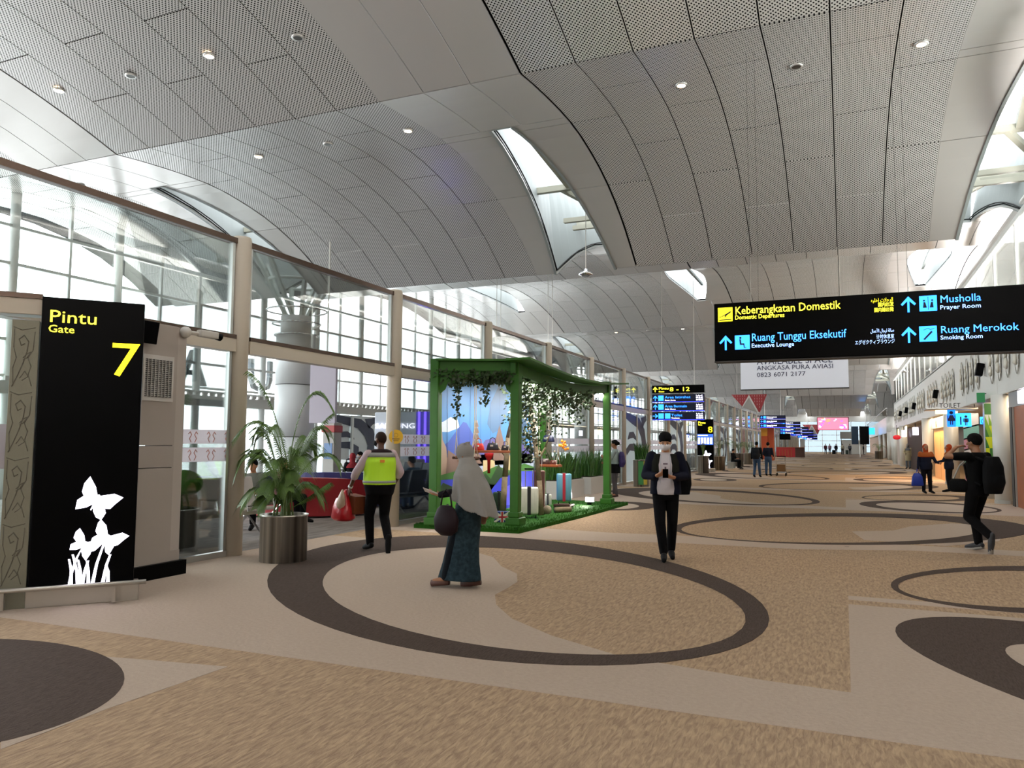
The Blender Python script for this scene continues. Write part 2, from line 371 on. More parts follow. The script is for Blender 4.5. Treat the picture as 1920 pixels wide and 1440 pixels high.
# ------------------------------------------------------------------ floor with carpet inlays
floor = struct('floor')
MB().box((-24, -42, -.2), (13, 182, 0)).build('carpet', c_gold, floor)
def inlay(poly, z, m, name='carpet_inlay'):
    b = MB(); b.prism(poly, (0, 0, 0), (1, 0, 0), (0, 1, 0), z); return b.build(name, m, floor)
MB().box((-24, -42, 0), (-8.1, 182, .0015)).build('waiting_area_carpet', c_grey, floor)
def shift(p, dy): return [(x, y+dy) for x, y in p]
taupeA = [(-9, 4.66), (-6.18, 4.68), (-4.47, 4.7), (-2.03, 4.73), (4.2, 4.79), (4.2, 5.5), (4.2, 8.57), (0, 8.57), (0, 5.56), (-.57, 5.6), (-1.31, 5.72), (-1.65, 5.8), (-2.27, 6.13), (-2.82, 6.56), (-3.2, 7.05), (-3.42, 7.5), (-3.45, 7.9), (-3.5, 8.3), (-3.72, 8.8), (-4.12, 9.23), (-4.54, 9.9), (-5.15, 10.38), (-6.17, 10.9), (-8.08, 11), (-9, 8)]
taupeA = [(max(x, -8.09), y) for x, y in taupeA]
wedge = [(-4.05, 2.73), (-4.08, 3.38), (-4.06, 4.34), (-4.76, 4.22), (-6, 3.99), (-4.42, 2.97)]
band = [(-8.09, 12.2), (-4.84, 12.0), (-2.52, 12.6), (-.66, 12.68), (.83, 13.27), (4.2, 13.4), (4.2, 13.9), (.88, 14), (-.69, 13.4), (-2.72, 13.62), (-3.9, 13.5), (-8.09, 13.9)]
for j in range(-1, 9):
    dy = 16*j
    inlay(shift(taupeA, dy), .002, c_taupe); inlay(shift(band, dy), .002, c_taupe)
    inlay([(0, 8.82+dy), (4.2, 8.82+dy), (4.2, 9.05+dy), (0, 9.04+dy)], .002, c_taupe)
inlay(wedge, .002, c_taupe)
def ell_pts(cx, cy, a, b, deg, n=56):
    t = math.radians(deg); return [(cx+a*math.cos(i*2*PI/n)*math.cos(t)-b*math.sin(i*2*PI/n)*math.sin(t), cy+a*math.cos(i*2*PI/n)*math.sin(t)+b*math.sin(i*2*PI/n)*math.cos(t)) for i in range(n)]
def ring(o, i, fill=None):
    n = 64; A, B = ell_pts(*o, n=n), None
    # inner points by angle so that the strip stays clean
    I = ell_pts(*i, n=240); cx, cy = i[0], i[1]; B = []
    for x, y in A:
        an = math.atan2(y-cy, x-cx); B.append(min(I, key=lambda p: abs(math.atan2(math.sin(math.atan2(p[1]-cy, p[0]-cx)-an), math.cos(math.atan2(p[1]-cy, p[0]-cx)-an)))))
    z = .004; vs = [(x, y, z) for x, y in A]+[(x, y, z) for x, y in B]; vs += [(x, y, 0) for x, y in A]
    b = MB(); b.add(vs, [(k, (k+1) % n, n+(k+1) % n, n+k) for k in range(n)]+[(2*n+k, 2*n+(k+1) % n, (k+1) % n, k) for k in range(n)]); b.build('carpet_ring', c_dark, floor, flip=False)
    if fill: inlay(I[::4], .003, fill)
A_o, A_i = (-4.0, 8.65, 4.0, 2.6, -46.3), (-3.53, 8.2, 3.12, 2.06, -43)
B_o, B_i = (.13, 16.72, 3.97, 2.5, -130), (-.25, 16.23, 3.25, 2.03, -131)
for j in range(-1, 9):
    for o, i in ((A_o, A_i), (B_o, B_i)):
        ring((o[0], o[1]+15.95*j)+o[2:], (i[0], i[1]+15.95*j)+i[2:])
for j in range(0, 9):
    dy = 16*j
    inlay([(.9+x*.9, 15.6+dy+y) for x, y in ((-.7, -1.2), (.6, -1.5), (1.6, -.4), (2.0, 1.2), (2.0, 2.6), (1.2, 2.6), (.3, 1.6), (-.1, .6), (-.9, .1))], .0025, c_taupe)
    if j:
        ring((1.95, 6.9+dy, 2.0, 1.6, -80), (2.1, 6.75+dy, 1.5, 1.3, -60), c_taupe)
    ring((2.1, 10.6+dy, 2.05, 1.3, -130), (1.85, 10.45+dy, 1.65, 1.0, -132))
    ring((-5.35, 19.36+dy, 1.4, .94, -86), (-5.4, 19.27+dy, .95, .58, -80), c_taupe)
    ring((-5.5, 31.2+dy-16, 2.1, 1.16, -72), (-5.4, 31.3+dy-16, 1.8, .95, -72)) if j > 1 else None
ring((2.44, 6.32, 2.6, 1.4, -45.6), (2.3, 6.1, 1.7, .72, -52), c_taupe)
ring((-5.53, 3.2, 1.45, 1.05, -10), (-5.85, 3.0, .75, .55, -15), c_taupe)
apron = struct('ground'); MB().box((-420, -200, -.6), (-24, 420, -.3)).build('apron_concrete', mat('apron', 'B9BBBA', .8, var=.1, vscale=.1), apron)

# ------------------------------------------------------------------ window wall far left
win = struct('window_1'); XF = -21.0
tubem = mat('white_tube_steel', 'DADDDA', .4)
bigs = [13.75+3.35*i for i in range(-12, 46)]
def zt(y):   # height of the vault above y
    u = (y-YC+PER/2) % PER-PER/2; return prof(u)
far_t, far_h = MB(), MB()
mbig = MB().cyl((0, 0, 0), (0, 0, 6.5), .13, 14).mesh('window_post', tubem, True); mthin = MB().box((-.05, -.04, 0), (.05, .04, 6.5)).mesh('window_mullion', tubem)
for y in bigs:
    for yy, me, nm in ((y, mbig, 'window_post'), (y+1.67, mthin, 'window_mullion')):
        if 10 < y < 48:
            o = link(nm, me, win, (XF, yy, 0)); o.scale.z = (zt(yy)+.05)/6.5
        elif nm == 'window_post': far_t.cyl((XF, yy, 0), (XF, yy, zt(yy)), .13, 8)
        else: far_t.box((XF-.05, yy-.04, 0), (XF+.05, yy+.04, zt(yy)))
stuff(far_t.build('window_posts', tubem, win))
for z in (3.35, 4.35, 5.4, 6.45, 7.5):
    b = MB(); y = -30.0
    while y < 172:      # transoms stop where the vault is lower
        if zt(y) > z+.1 and zt(y+.8) > z+.1: b.box((XF-.06, y, z-.04), (XF+.06, y+.8, z+.04))
        y += .8
    b.build('window_transom', tubem, win)
MB().box((XF-.2, -40, 2.85), (XF+.25, 175, 3.2)).build('window_ledge', mat('ledge_grey', 'B7B6B0', .5), win)
vb = MB()
for i in range(120): vb.box((XF+.25, 10+i*.35, 3.2), (XF+.33, 10.2+i*.35, 3.32))
vb.build('ledge_grille', greyp, win)
MB().box((XF-.1, -40, 0), (XF+.1, 175, .12)).build('window_sill', greyp, win)
pm = {}
zr = [.12, 2.85, 3.35, 4.35, 5.4, 6.45]
for y in bigs:
    if 12 < y < 44:
        for yy in (y, y+1.67):
            for a, b in ((.12, 2.85), (3.4, 4.3), (4.4, 5.35), (5.45, 6.4)):
                key = (a, b)
                if key not in pm: pm[key] = MB().box((-.01, .05, a), (.01, 1.62, b)).mesh('window_pane', fglass)
                link('window_pane', pm[key], win, (XF, yy, 0))
# mural door panels on the window wall, seen through the doorway
dk = mat('mural_navy', '2A2F46', .5); lt = mat('mural_white', 'D5DBDD', .5)
def swirl(parent, o, ux, uy, wd, ht, m, th=.012):
    """dark ornament: curved outer band and an S shaped curl, on a panel wd x ht"""
    b = MB(); o, ux, uy = Vector(o), Vector(ux), Vector(uy); nn = ux.cross(uy).normalized()*th
    def band(pts, wds):
        vs = []
        for i, (x, z) in enumerate(pts):
            x2, z2 = pts[min(i+1, len(pts)-1)]; x1, z1 = pts[max(i-1, 0)]; d = math.hypot(x2-x1, z2-z1); px, pz = -(z2-z1)/d, (x2-x1)/d
            for s_ in (1, -1): vs.append(o+ux*((x+px*wds[i]*s_)*wd)+uy*((z+pz*wds[i]*s_)*ht)+nn)
        k = len(pts); b.add(vs, [(2*i, 2*i+1, 2*i+3, 2*i+2) for i in range(k-1)])
    band([(.05, .98), (.3, .93), (.6, .88), (.8, .72), (.88, .5), (.84, .3), (.7, .14), (.5, .0)], [.05, .07, .09, .11, .1, .1, .09, .08])
    band([(.98, .98), (.85, .93), (.75, .88)], [.04, .06, .1])
    band([(.12, .62), (.2, .68), (.36, .69), (.46, .64), (.5, .6)], [.01, .05, .05, .03, .004])
    band([(.05, .42), (.2, .5), (.4, .5), (.54, .42), (.55, .32), (.44, .25), (.34, .24)], [.05, .05, .06, .07, .05, .03, .005])
    return b.build('painted_ornament', m, parent)
dd = thing('mural_door', 'white glass door painted with a navy curl, seen through the open doorway', 'door', (0, 0, 0))
MB().box((-20.9, 27.6, .1), (-20.82, 29.5, 2.8)).build('door_leaf', lt, dd); MB().box((-20.9, 29.6, .1), (-20.82, 31.9, 2.8)).build('door_leaf', lt, dd)
swirl(dd, (-20.8, 27.8, .15), (0, 1, 0), (0, 0, 1), 4.0, 2.6, dk); MB().box((-20.8, 29.48, .1), (-20.7, 29.62, 2.8)).build('door_frame', tubem, dd)
# round white columns with branching struts under the roof
strutm = mat('pale_strut_steel', 'A9B0AA', .5); colw = mat('column_cladding', 'D3D6D6', .45)
for k in range(0, 5):
    cy = 21.0+PER*k
    t = thing('tree_column', ['round white column with branching steel struts behind the potted palm', 'round column with roof struts beyond the swing display', 'third round strut column down the waiting hall', 'fourth round strut column near the far gates', 'farthest round strut column of the waiting hall'][k], 'column', (-17.1, cy, 0), group='branching columns of the waiting hall')
    b = MB()
    for a, z in ((0, 0), (1.75, 0), (3.5, 0)): b.cyl((0, 0, a+.01), (0, 0, a+1.74 if a < 3 else 5.2), .66, 36)
    b.build('shaft', colw, t, True); MB().cyl((0, 0, 5.2), (0, 0, 5.85), .53, 32).build('neck', colw, t, True)
    for z in (1.75, 3.5): MB().cyl((0, 0, z-.01), (0, 0, z+.01), .663, 36).build('joint', frame, t)
    for a in range(8):
        an = a*PI/4+.3; dx, dy = math.cos(an), math.sin(an)
        MB().cyl((dx*.38, dy*.38, 5.85), (dx*(1.05+.15*(a % 2)), dy*1.9, 7.6+.2*(a % 3)), .085, 4).build('strut', strutm, t)
    for r, z in ((1.0, 6.05), (.8, 5.6), (.72, 5.2)):
        b = MB(); b.tube([(r*math.cos(i*PI/16), r*math.sin(i*PI/16), z) for i in range(33)], .028, 6); b.build('ring_rail', chrome, t, True)
    b = MB(); b.tube([(.95*math.cos(i*PI/10), 1.15*math.sin(i*PI/10), 7.0) for i in range(21)], .05, 6); b.build('ring_tie', strutm, t)
# ------------------------------------------------------------------ glass partition (left wall)
wl = struct('wall_left'); XW = -7.95; B0, BW = 8.5, 4.17
postm = MB().lathe([(.0, 0), (.14, 0), (.14, 4.5), (.125, 4.54), (0, 4.54)], n=20).mesh('partition_post', beige, True)
def film(name, col, clear):
    m = bpy.data.materials.new(name); m.use_nodes = True; n = m.node_tree.nodes; l = m.node_tree.links; n.clear(); o = n.new('ShaderNodeOutputMaterial'); c = srgb(col)
    t = n.new('ShaderNodeBsdfTranslucent'); t.inputs[0].default_value = c; d = n.new('ShaderNodeBsdfDiffuse'); d.inputs[0].default_value = c; tr = n.new('ShaderNodeBsdfTransparent')
    a = n.new('ShaderNodeMixShader'); a.inputs[0].default_value = .5; l.new(t.outputs[0], a.inputs[1]); l.new(d.outputs[0], a.inputs[2]); b = n.new('ShaderNodeMixShader'); b.inputs[0].default_value = clear; l.new(a.outputs[0], b.inputs[1]); l.new(tr.outputs[0], b.inputs[2]); l.new(b.outputs[0], o.inputs[0]); return m
frost = film('frosted_band', 'E6DDE2', .15); film_w = film('frosted_white_film', 'DDE2E4', .12); redpat = mat('pale_red_pattern', 'CC9A92', .6)
up_m = MB().box((-.006, 0, 0), (.006, 1.95, 1.3)).mesh('glass_pane', glass); lo_m = MB().box((-.006, 0, 0), (.006, 1.95, 2.75)).mesh('glass_pane', glass)
fr_m = MB().box((-.03, 0, 0), (.03, .05, 1)).mesh('pane_frame', alu); bandm = MB().box((-.004, 0, 0), (.004, 1.95, .19)).mesh('frosted_band', frost)
def pattern(parent, x, y0, y1, z0, z1):
    b = MB(); n = int((y1-y0)/.16)
    for i in range(n):
        y = y0+(i+.5)*(y1-y0)/n; s_ = 1 if i % 2 else -1
        b.tube([(x, y+s_*.05, z0+.02), (x, y+s_*.02, z0+.07), (x, y+s_*.055, z0+.12), (x, y+s_*.03, z0+.16), (x, y, z0+.13)], .006, 4)
    return b.build('band_pattern', redpat, parent)
N_BAY = 36
for k in range(-5, N_BAY):
    y = B0+BW*k
    link('partition_post', postm, wl, (XW, y, 0))
    if k == N_BAY-1: break
    det = -1 <= k < 12
    MB().box((XW-.09, y+.14, 2.86), (XW+.09, y+BW-.14, 3.04)).build('mid_beam', beige, wl)
    MB().box((XW-.095, y+.14, 3.04), (XW+.095, y+BW-.14, 3.1)).build('beam_cap', darkrail, wl)
    MB().box((XW-.05, y+.13, 4.42), (XW+.05, y+BW-.13, 4.5)).build('top_rail', darkrail, wl)
    if k < 14 and k >= -3:
        for i in (0, 1):
            link('glass_pane', up_m, wl, (XW, y+.13+i*1.96, 3.11))
            if k != 0 and k != -2: link('glass_pane', lo_m, wl, (XW, y+.13+i*1.96, .09))
    elif k >= 14: MB().box((XW-.006, y+.14, .09), (XW+.006, y+BW-.14, 4.42)).build('glass_pane', glass, wl)
    if det:
        for yy in (y+.15, y+BW-.2):
            o = link('pane_frame', fr_m, wl, (XW, yy, 3.1)); o.scale.z = 1.32
            if k: o = link('pane_frame', fr_m, wl, (XW, yy, .05)); o.scale.z = 2.81
    if k != 0 and k != -2: MB().box((XW-.04, y+.14, 0), (XW+.04, y+BW-.14, .08)).build('floor_channel', alu, wl)
    if det and k and k not in (5, 7):
        for i in (0, 1):
            for z in (1.32, 1.56):
                link('frosted_band', bandm, wl, (XW+.012, y+.13+i*1.96, z))
        if k < 3:
            for z in (1.32, 1.56): pattern(wl, XW+.02, y+.15, y+BW-.15, z, z+.19)
    if k in (5, 7, 9, 11, 13, 15, 18, 21, 24, 27):
        o = MB(); o.box((XW+.02, y+.2, .1), (XW+.035, y+BW-.25, 2.8)); o.build('mural_panel', film_w, wl); swirl(wl, (XW+.037, y+.2, .12), (0, 1, 0), (0, 0, 1), BW-.5, 2.65, dk, .004)
        MB().box((XW+.03, y+BW/2-.04, .1), (XW+.08, y+BW/2+.04, 2.8)).build('door_stile', beige, wl)
# far and back closing walls
we = struct('wall_end'); eglass = glass_mat('dimming_glass', (.3, .33, .35), .3)  # end glass tint added to dim the bright view outside
eb = MB()
for i in range(13): eb.box((-21+i*2.8-.06, 176, 0), (-21+i*2.8+.06, 176.2, 6.8))
for z in (1.2, 2.4, 3.6, 4.8): eb.box((-21, 176, z-.05), (13, 176.15, z+.05))
eb.build('mullions', tubem, we); MB().box((-21, 176.1, 6.4), (13, 176.3, 10)).build('lintel', white, we); MB().box((-21, 176.08, 0), (13, 176.1, 6.4)).build('glass_pane', eglass, we)
wb = struct('wall_back'); MB().box((-24, -42.3, 0), (13, -42, 11)).build('wall_panel', offwhite, wb)

# ------------------------------------------------------------------ right side: gallery, fascia and shops
wr = struct('wall_right'); XR = 4.06
fas = mat('cream_fascia', 'D2CFC8', .35, bump=.02, bscale=3)
for i in range(-4, 12):
    MB().box((XR, 1.2+6.1*i+.01, 3.05), (XR+.25, 7.3+6.1*i-.01, 5.15)).build('fascia_panel', fas, wr)
YE = 74.4
MB().box((XR, -24, 3.02), (8.5, YE, 3.05)).build('soffit', mat('soffit_white', 'C9C4BC', .4), wr)
MB().box((XR+.25, -24, 5.0), (12.5, YE, 5.15)).build('gallery_slab', greyp, wr)
MB().box((12.3, -24, 5.1), (12.5, 182, 11)).build('gallery_back_wall', mat('gallery_wall', 'A98D76', .6), wr)
MB().box((8.4, -24, 0), (8.6, 182, 3.02)).build('shop_back_wall', mat('shop_wall_grey', '8E8680', .6), wr)
MB().box((XR+.02, YE, 0), (12.5, YE+.2, 3.6)).build('gallery_end_wall', offwhite, wr)
for i in range(-4, 12):
    y = 1.2+6.1*i
    for yy in (y, y+3.05):
        if yy > 0: MB().box((XR+.02, yy-.04, 5.15), (XR+.1, yy+.04, 7.2)).build('gallery_post', white, wr); MB().box((XR+.05, yy+.06, 5.2), (XR+.062, yy+2.98, 7.15)).build('gallery_glass', glass, wr)
MB().box((XR-.02, -24, 7.18), (XR+.14, YE, 7.3)).build('gallery_rail', white, wr)
MB().cyl((XR+.35, -24, 7.75), (XR+.35, YE, 7.75), .17, 20).build('gallery_pipe', mat('pipe_grey', 'C4C0BA', .3, .2), wr, True)
MB().box((XR, -24, 5.1), (XR+.3, YE, 5.2)).build('fascia_cap', white, wr)
gold = mat('antique_gold_relief', 'C6C0B2', .4, .1); ovr = mat('oval_rim', 'A8A398', .45)
oval = MB(); rim = MB()
pts = [(0, .24*math.cos(i*PI/14), .62*math.sin(i*PI/14)) for i in range(29)]; rim.tube(pts, .011, 6)
oval.ell((0, 0, 0), (.02, .2, .56), 0, 16)
fig = MB(); fig.ell((-.04, 0, .3), (.04, .06, .09)); fig.ell((-.04, .02, .05), (.05, .1, .2)); fig.ell((-.04, -.03, -.25), (.05, .12, .16)); fig.tube([(-.04, -.12, .15), (-.05, -.1, -.05), (-.04, .1, -.1), (-.04, .12, -.35)], .03, 6)
om, rm, fm = oval.mesh('oval_plaque', fas, True), rim.mesh('rim', ovr, True), fig.mesh('carved_figure', gold, True)
n = 0
ordn = ['nearest', 'second', 'third', 'fourth', 'fifth', 'sixth', 'seventh', 'eighth', 'ninth']
for g in range(9):
    for i in range(4):
        y = 22.6+6.1*g+1.18*i
        if y > 73: continue
        t = thing('oval_plaque', 'pale oval relief plaque, %s one in the %s foursome along the right fascia' % (['first', 'second', 'third', 'last'][i], ordn[g]), 'plaque', (XR-.04, y, 4.02), group='oval plaques of the right fascia')
        link('backing', om, t); link('rim', rm, t); link('carved_figure', fm, t)
for i, y in enumerate((27.6, 40.2, 52.2, 58.3, 64.4)):
    t = thing('wall_speaker', '%s black speaker hung between plaques on the right fascia' % ['nearest', 'second', 'third', 'fourth', 'farthest'][i], 'speaker', (XR-.14, y, 3.95), group='fascia speakers')
    MB().bbox((0, 0, 0), (.2, .26, .4), 0, (0, .18, 0), .02).build('cabinet', black, t); MB().cyl((.06, 0, .05), (.15, 0, .1), .02, 8).build('bracket', frame, t)
colm = MB().lathe([(0, 0), (.27, 0), (.27, 3.02), (0, 3.02)], n=28).mesh('shaft', fas, True)
for i, y in enumerate((25.1, 36.5, 46.2, 64.5, 72, 73.9)):
    t = thing('round_column', ['wide white column beside the wooden shop door, nearest on the right', 'white column just beyond the toilet sign', 'white column left of the orange lit shopfront', 'white column beyond the figure in the long vest', 'fifth white column along the right shops', 'last white column under the gallery'][i], 'column', (4.08, y, 0), group='columns under the gallery')
    link('shaft', colm, t); MB().lathe([(.28, 0), (.28, .1), (.27, .1)], n=28).build('foot_trim', greyp, t)
# near shopfront with wooden door
t = thing('wooden_door', 'red brown wooden door in dark frame at the right edge', 'door', (4.14, 22.65, 0))
MB().box((0, -2.2, 0), (.1, 1.25, 2.62)).build('leaf', wood, t); MB().box((-.06, 1.25, 0), (.12, 1.55, 2.62)).build('jamb', frame, t); MB().box((-.04, 1.2, 0), (.11, 1.26, 2.62)).build('jamb_edge', greyp, t)
t = thing('shop_header', 'grey metal header above the wooden door with lit white letters', 'sign', (4.12, 22.7, 2.62))
MB().box((0, -3, 0), (.15, 1.7, .42)).build('fascia_box', mat('header_grey', '77777B', .35, .4), t); MB().box((-.06, -.9, .04), (0, .2, .36)).build('lit_panel', wtext, t)
# orange lit shopfront, slatted wall, shop signs
owall = mat('warm_lit_wall', 'D9A468', .6); lamp_w = mat('warm_lamp', 'FFD9A0', emit=6)
t = thing('orange_shopfront', 'orange lit shopfront panel behind the two cleaners', 'shopfront', (4.14, 38.4, 0))
MB().box((0, 0, 0), (.1, 2.6, 2.4)).build('wall_panel', owall, t); MB().box((0, 2.65, 0), (.1, 5.4, 2.4)).build('wall_panel', owall, t); MB().box((-.1, 0, 2.4), (.1, 5.4, 2.9)).build('header', greyp, t)
DEFER = t
area('orange_shop_light', (3.7, 41.2, 2.95), (.3, 5), 150, (1, .62, .3))
area('soffit_light', (4.4, 46, 3.0), (.3, 50), 260, (1, .8, .55))
t = thing('slatted_wall', 'dark brown wall of vertical wood slats beside the mannequin', 'wall panel', (4.15, 50.6, 0))
slm = MB().box((0, 0, 0), (.12, .12, 2.75)).mesh('slat', dwood)
MB().box((.14, 0, 0), (.2, 11, 2.75)).build('backing', frame, t)
for i in range(46): link('slat', slm, t, (0, .24*i, 0))
t = thing('brown_shop_door', 'brown wooden door between the slatted wall and a white column', 'door', (4.15, 45.5, 0)); MB().box((0, 2, 0), (.1, 4.6, 2.3)).build('leaf', wood, t); MB().box((-.03, 1.9, 0), (.02, 2.0, 2.35)).build('jamb', frame, t)
for i, (x, y, z, s_, nm) in enumerate(((3.8, 50, 2.4, .3, 'small white lit sign above the brown shop door'), (3.85, 60, 2.4, .3, 'white lit blade sign past the slatted wall'), (4.1, 66, 2.6, .55, 'pale yellow lit sign at the distant shops'))):
    t = thing('lit_shop_sign', nm, 'sign', (x, y, z)); MB().bbox((0, 0, 0), (s_, .12, .45), 0, None, .02).build('lit_face', wtext if i < 2 else mat('lit_cream', 'FFE9A8', emit=1.5), t); MB().box((-.03, -.03, .22), (.03, .03, .47)).build('hanger', frame, t)
t = tag(MB().ell((3.5, 62, 2.15), (.26, .06, .17), 0, 20).build('oval_sign', mat('sign_red', 'C8202A', .4, emit=.35), None, True), 'red oval sign hanging outside the distant right hand shop', 'sign')
MB().cyl((3.5, 62, 2.3), (3.5, 62, 3.03), .015, 6).build('hanger', frame, t)
MB().box((4.0, 66.5, 0), (4.1, 71, 2.2)).build('pinkish_partition', mat('shop_pinkish', 'B9A79C', .6), wr)
# toilet recess
t = thing('toilet_canopy', 'steel ledge with standing TOILET letters under the fascia', 'canopy', (3.1, 30.6, 2.86))
MB().bbox((.35, .3, 0), (1.6, .9, .07), 0, None, .02).build('ledge', steel, t); MB().cyl((.1, .2, -.16), (.1, .2, -.03), .22, 20).build('ring_light', mat('warm_ring', 'FFE0B0', emit=1.2), t, True)
TOI = t
MB().cyl((1.1, .3, 0), (1.1, .3, .17), .02, 6).build('hanger', frame, t)
t = thing('toilet_sign', 'blue lit toilet lightbox with woman and man symbols', 'sign', (3.45, 30.62, 2.25))
bluef = mat('lit_sign_blue', '1268E8', emit=1.3); bluel = mat('lit_sign_cyan', '2896F4', emit=1.4); navy = mat('symbol_navy', '0A1A50', .6)
MB().bbox((0, .05, .3), (.26, .1, .62), 0, None, .02).build('lightbox', bluef, t); MB().bbox((.37, .05, .23), (.47, .1, .47), 0, None, .02).build('lightbox', bluel, t)
def pict(parent, x, z, s_, m, skirt):
    b = MB(); b.cyl((x, -.005, z+.42*s_), (x, -.02, z+.42*s_), .06*s_, 14)
    if skirt: b.prism([(-.05, .34), (.05, .34), (.13, .13), (-.13, .13)], (x, -.02, z), (s_, 0, 0), (0, 0, s_), -.01)
    else: b.prism([(-.08, .34), (.08, .34), (.08, .15), (-.08, .15)], (x, -.02, z), (s_, 0, 0), (0, 0, s_), -.01)
    for dx in (-.03, .03): b.box((x+dx*s_-.016*s_, -.02, z), (x+dx*s_+.016*s_, -.005, z+.15*s_))
    for dx in (-.11, .11): b.box((x+dx*s_-.013*s_, -.02, z+.17*s_), (x+dx*s_+.013*s_, -.005, z+.33*s_))
    return b.build('symbol', m, parent)
MB().box((-.02, .04, .58), (.02, .08, .62)).build('hanger', frame, t)
pict(t, 0, .06, 1.0, navy, True); pict(t, .44, .04, .72, navy, False); MB().box((.26, -.02, .06), (.3, -.005, .34)).build('divider', navy, t)
t = thing('accessible_toilet_sign', 'small blue lit sign inside the toilet recess', 'sign', (4.55, 31.5, 2.35)); MB().bbox((0, 0, .13), (.24, .08, .26), 0, None, .02).build('lightbox', bluel, t)
MB().lathe([(.08, 0), (.1, .01), (.1, .02), (.08, .02)], n=16).build('symbol', navy, t, loc=(0, -.05, .1)).rotation_euler = (PI/2, 0, 0)
t = thing('patterned_pillar', 'glass pillar with green and white triangles beside the toilet entrance', 'pillar', (3.95, 27.2, 0)); t.scale.x = .6
cols = [mat('tri_green', '7FAF3C', .3), mat('tri_lime', 'C6D52E', .3), mat('tri_white', 'D8DED8', .3), mat('tri_dark', '3C7A3A', .3)]
b = MB(); random.seed(3)
for j in range(7):
    for i in range(2):
        x, z = i*.17, .5+j*.34
        b.prism([(0, 0), (.17, 0), (0, .34)], (x, 0, z), (1, 0, 0), (0, 0, 1), -.02, random.randrange(4)); b.prism([(.17, 0), (.17, .34), (0, .34)], (x, 0, z), (1, 0, 0), (0, 0, 1), -.02, random.randrange(4))
b.build('triangles', cols, t); MB().box((0, .02, 0), (.34, .3, 2.9)).build('core', alu, t)
t = thing('patterned_screen', 'pink and teal patterned glass screen left of the toilet recess', 'screen', (4.1, 33.0, 0))
b = MB(); cs = [mat('scr_pink', 'C892A8', .4), mat('scr_teal', '7FB7AE', .4), mat('scr_white', 'DADADF', .4)]
for j in range(6): b.prism([(0, 0), (.5, .15), (.5, .6), (0, .45)], (0, 0, .2+j*.4), (1, 0, 0), (0, 0, 1), -.03, j % 3)
b.build('pattern', cs, t); MB().box((0, .01, 0), (.5, .04, 2.8)).build('glass_sheet', alu, t)
t = thing('exit_sign', 'small green exit sign under the right fascia', 'sign', (3.9, 27.4, 2.95)); MB().bbox((0, 0, .12), (.22, .05, .3), 0, None, .01).build('panel', mat('exit_green', '2E7C4B', emit=.15), t); MB().cyl((0, 0, .2), (.15, 0, .25), .012, 6).build('bracket', frame, t)
# far block on the right, lower with its own gallery
MB().box((4.4, 96, 2.9), (12.5, 176, 4.7)).build('far_fascia', fas, wr); MB().box((4.9, 96, 0), (5.2, 176, 2.9)).build('far_shop_wall', mat('far_shop_brown', 'A07855', .5), wr)
MB().box((4.45, 96, 4.7), (4.5, 176, 5.7)).build('gallery_glass', glass, wr); MB().box((4.42, 96, 5.7), (4.55, 176, 5.76)).build('gallery_rail', white, wr)
MB().cyl((4.95, 96, 2.9), (4.95, 96, 4.7), .55, 24).build('rounded_corner', fas, wr, True)
for i, y in enumerate((78, 86, 94, 104, 116)):
    t = thing('round_column', 'distant white column beyond the gallery, number %s from it' % ['one', 'two', 'three', 'four', 'five'][i], 'column', (4.6, y, 0), group='distant right columns'); link('shaft', colm, t)
t = tag(MB().bbox((3.0, 118, 3.5), (1.9, .2, .95), 0, None, .04).build('far_blue_sign', bluel, None), 'light blue lit sign on the far right by the shops', 'sign')
MB().box((2.98, 117.95, 3.97), (3.02, 118.05, 7.0)).build('hanger', frame, t)

# ------------------------------------------------------------------ ceiling fittings
lampm = mat('warm_lamp_disc', 'FFD8A6', emit=14); dlr = mat('downlight_rim', 'D8D6D2', .25, .6); chm = mat('dark_reflector', '55524E', .15, .8)
def dl(i, x, y, lit, label, power=60):
    u = (y-YC+PER/2) % PER-PER/2; z = prof(u); t = thing('ceiling_downlight', label, 'ceiling light', (x, y, z), group='ceiling downlights')
    MB().lathe([(.08, -.035), (.11, -.04), (.12, .0), (.09, .0)], n=20).build('rim', dlr, t, True)
    MB().cyl((0, 0, -.034), (0, 0, -.026), .082, 16).build('lamp', lampm if lit else chm, t)
    if lit: spot('downlight_beam', (x, y, z-.1), power, WARM, 80)
LS = [(-10.86, 10.6, 1, 'lit downlight at upper left, second from the left in the near panels'), (-14.9, 10.52, 1, 'leftmost lit downlight of the near perforated panels'), (-8.85, 10.68, 0, 'dark downlight beside the wide plain ceiling band, top left'), (-12.92, 10.6, 0, 'dark downlight between the two lit ones at upper left'),
      (-8.77+.1, 14.21, 1, 'lit downlight just left of the slit skylight'), (-12.8, 14.15, 1, 'dim lit downlight above the first glass bay, past the crease'), (-10.78, 14.16, 0, 'dark downlight between two lit ones left of the slit skylight'), (-2.7, 14.37, 1, 'lit downlight at the centre of the big curved vault'),
      (1.39, 14.43, 1, 'lit downlight near the upper right plain band'), (-.63, 14.44, 0, 'dark downlight between two lit ones on the right vault'), (-2.4, 10.9, 1, 'warm downlight at the top edge above the vault crease'), (-18.71, 13.93, 1, 'downlight over the far left bays, seen above the bronze rail')]
for i, a in enumerate(LS): dl(i, *a)
for i, (x, y) in enumerate(((-12.8, 45.9), (-8.7, 45.9), (-10.8, 45.9), (-4.6, 45.9), (-2.6, 45.9))):
    dl(20+i, x, y, i in (0, 1, 3), ['distant lit downlight over the display pavilion', 'distant lit downlight left of the big hanging sign', 'distant dark downlight between two lit ones beyond the second vault', 'lit downlight just above the big hanging sign', 'dark downlight behind the big hanging sign'][i], 80)
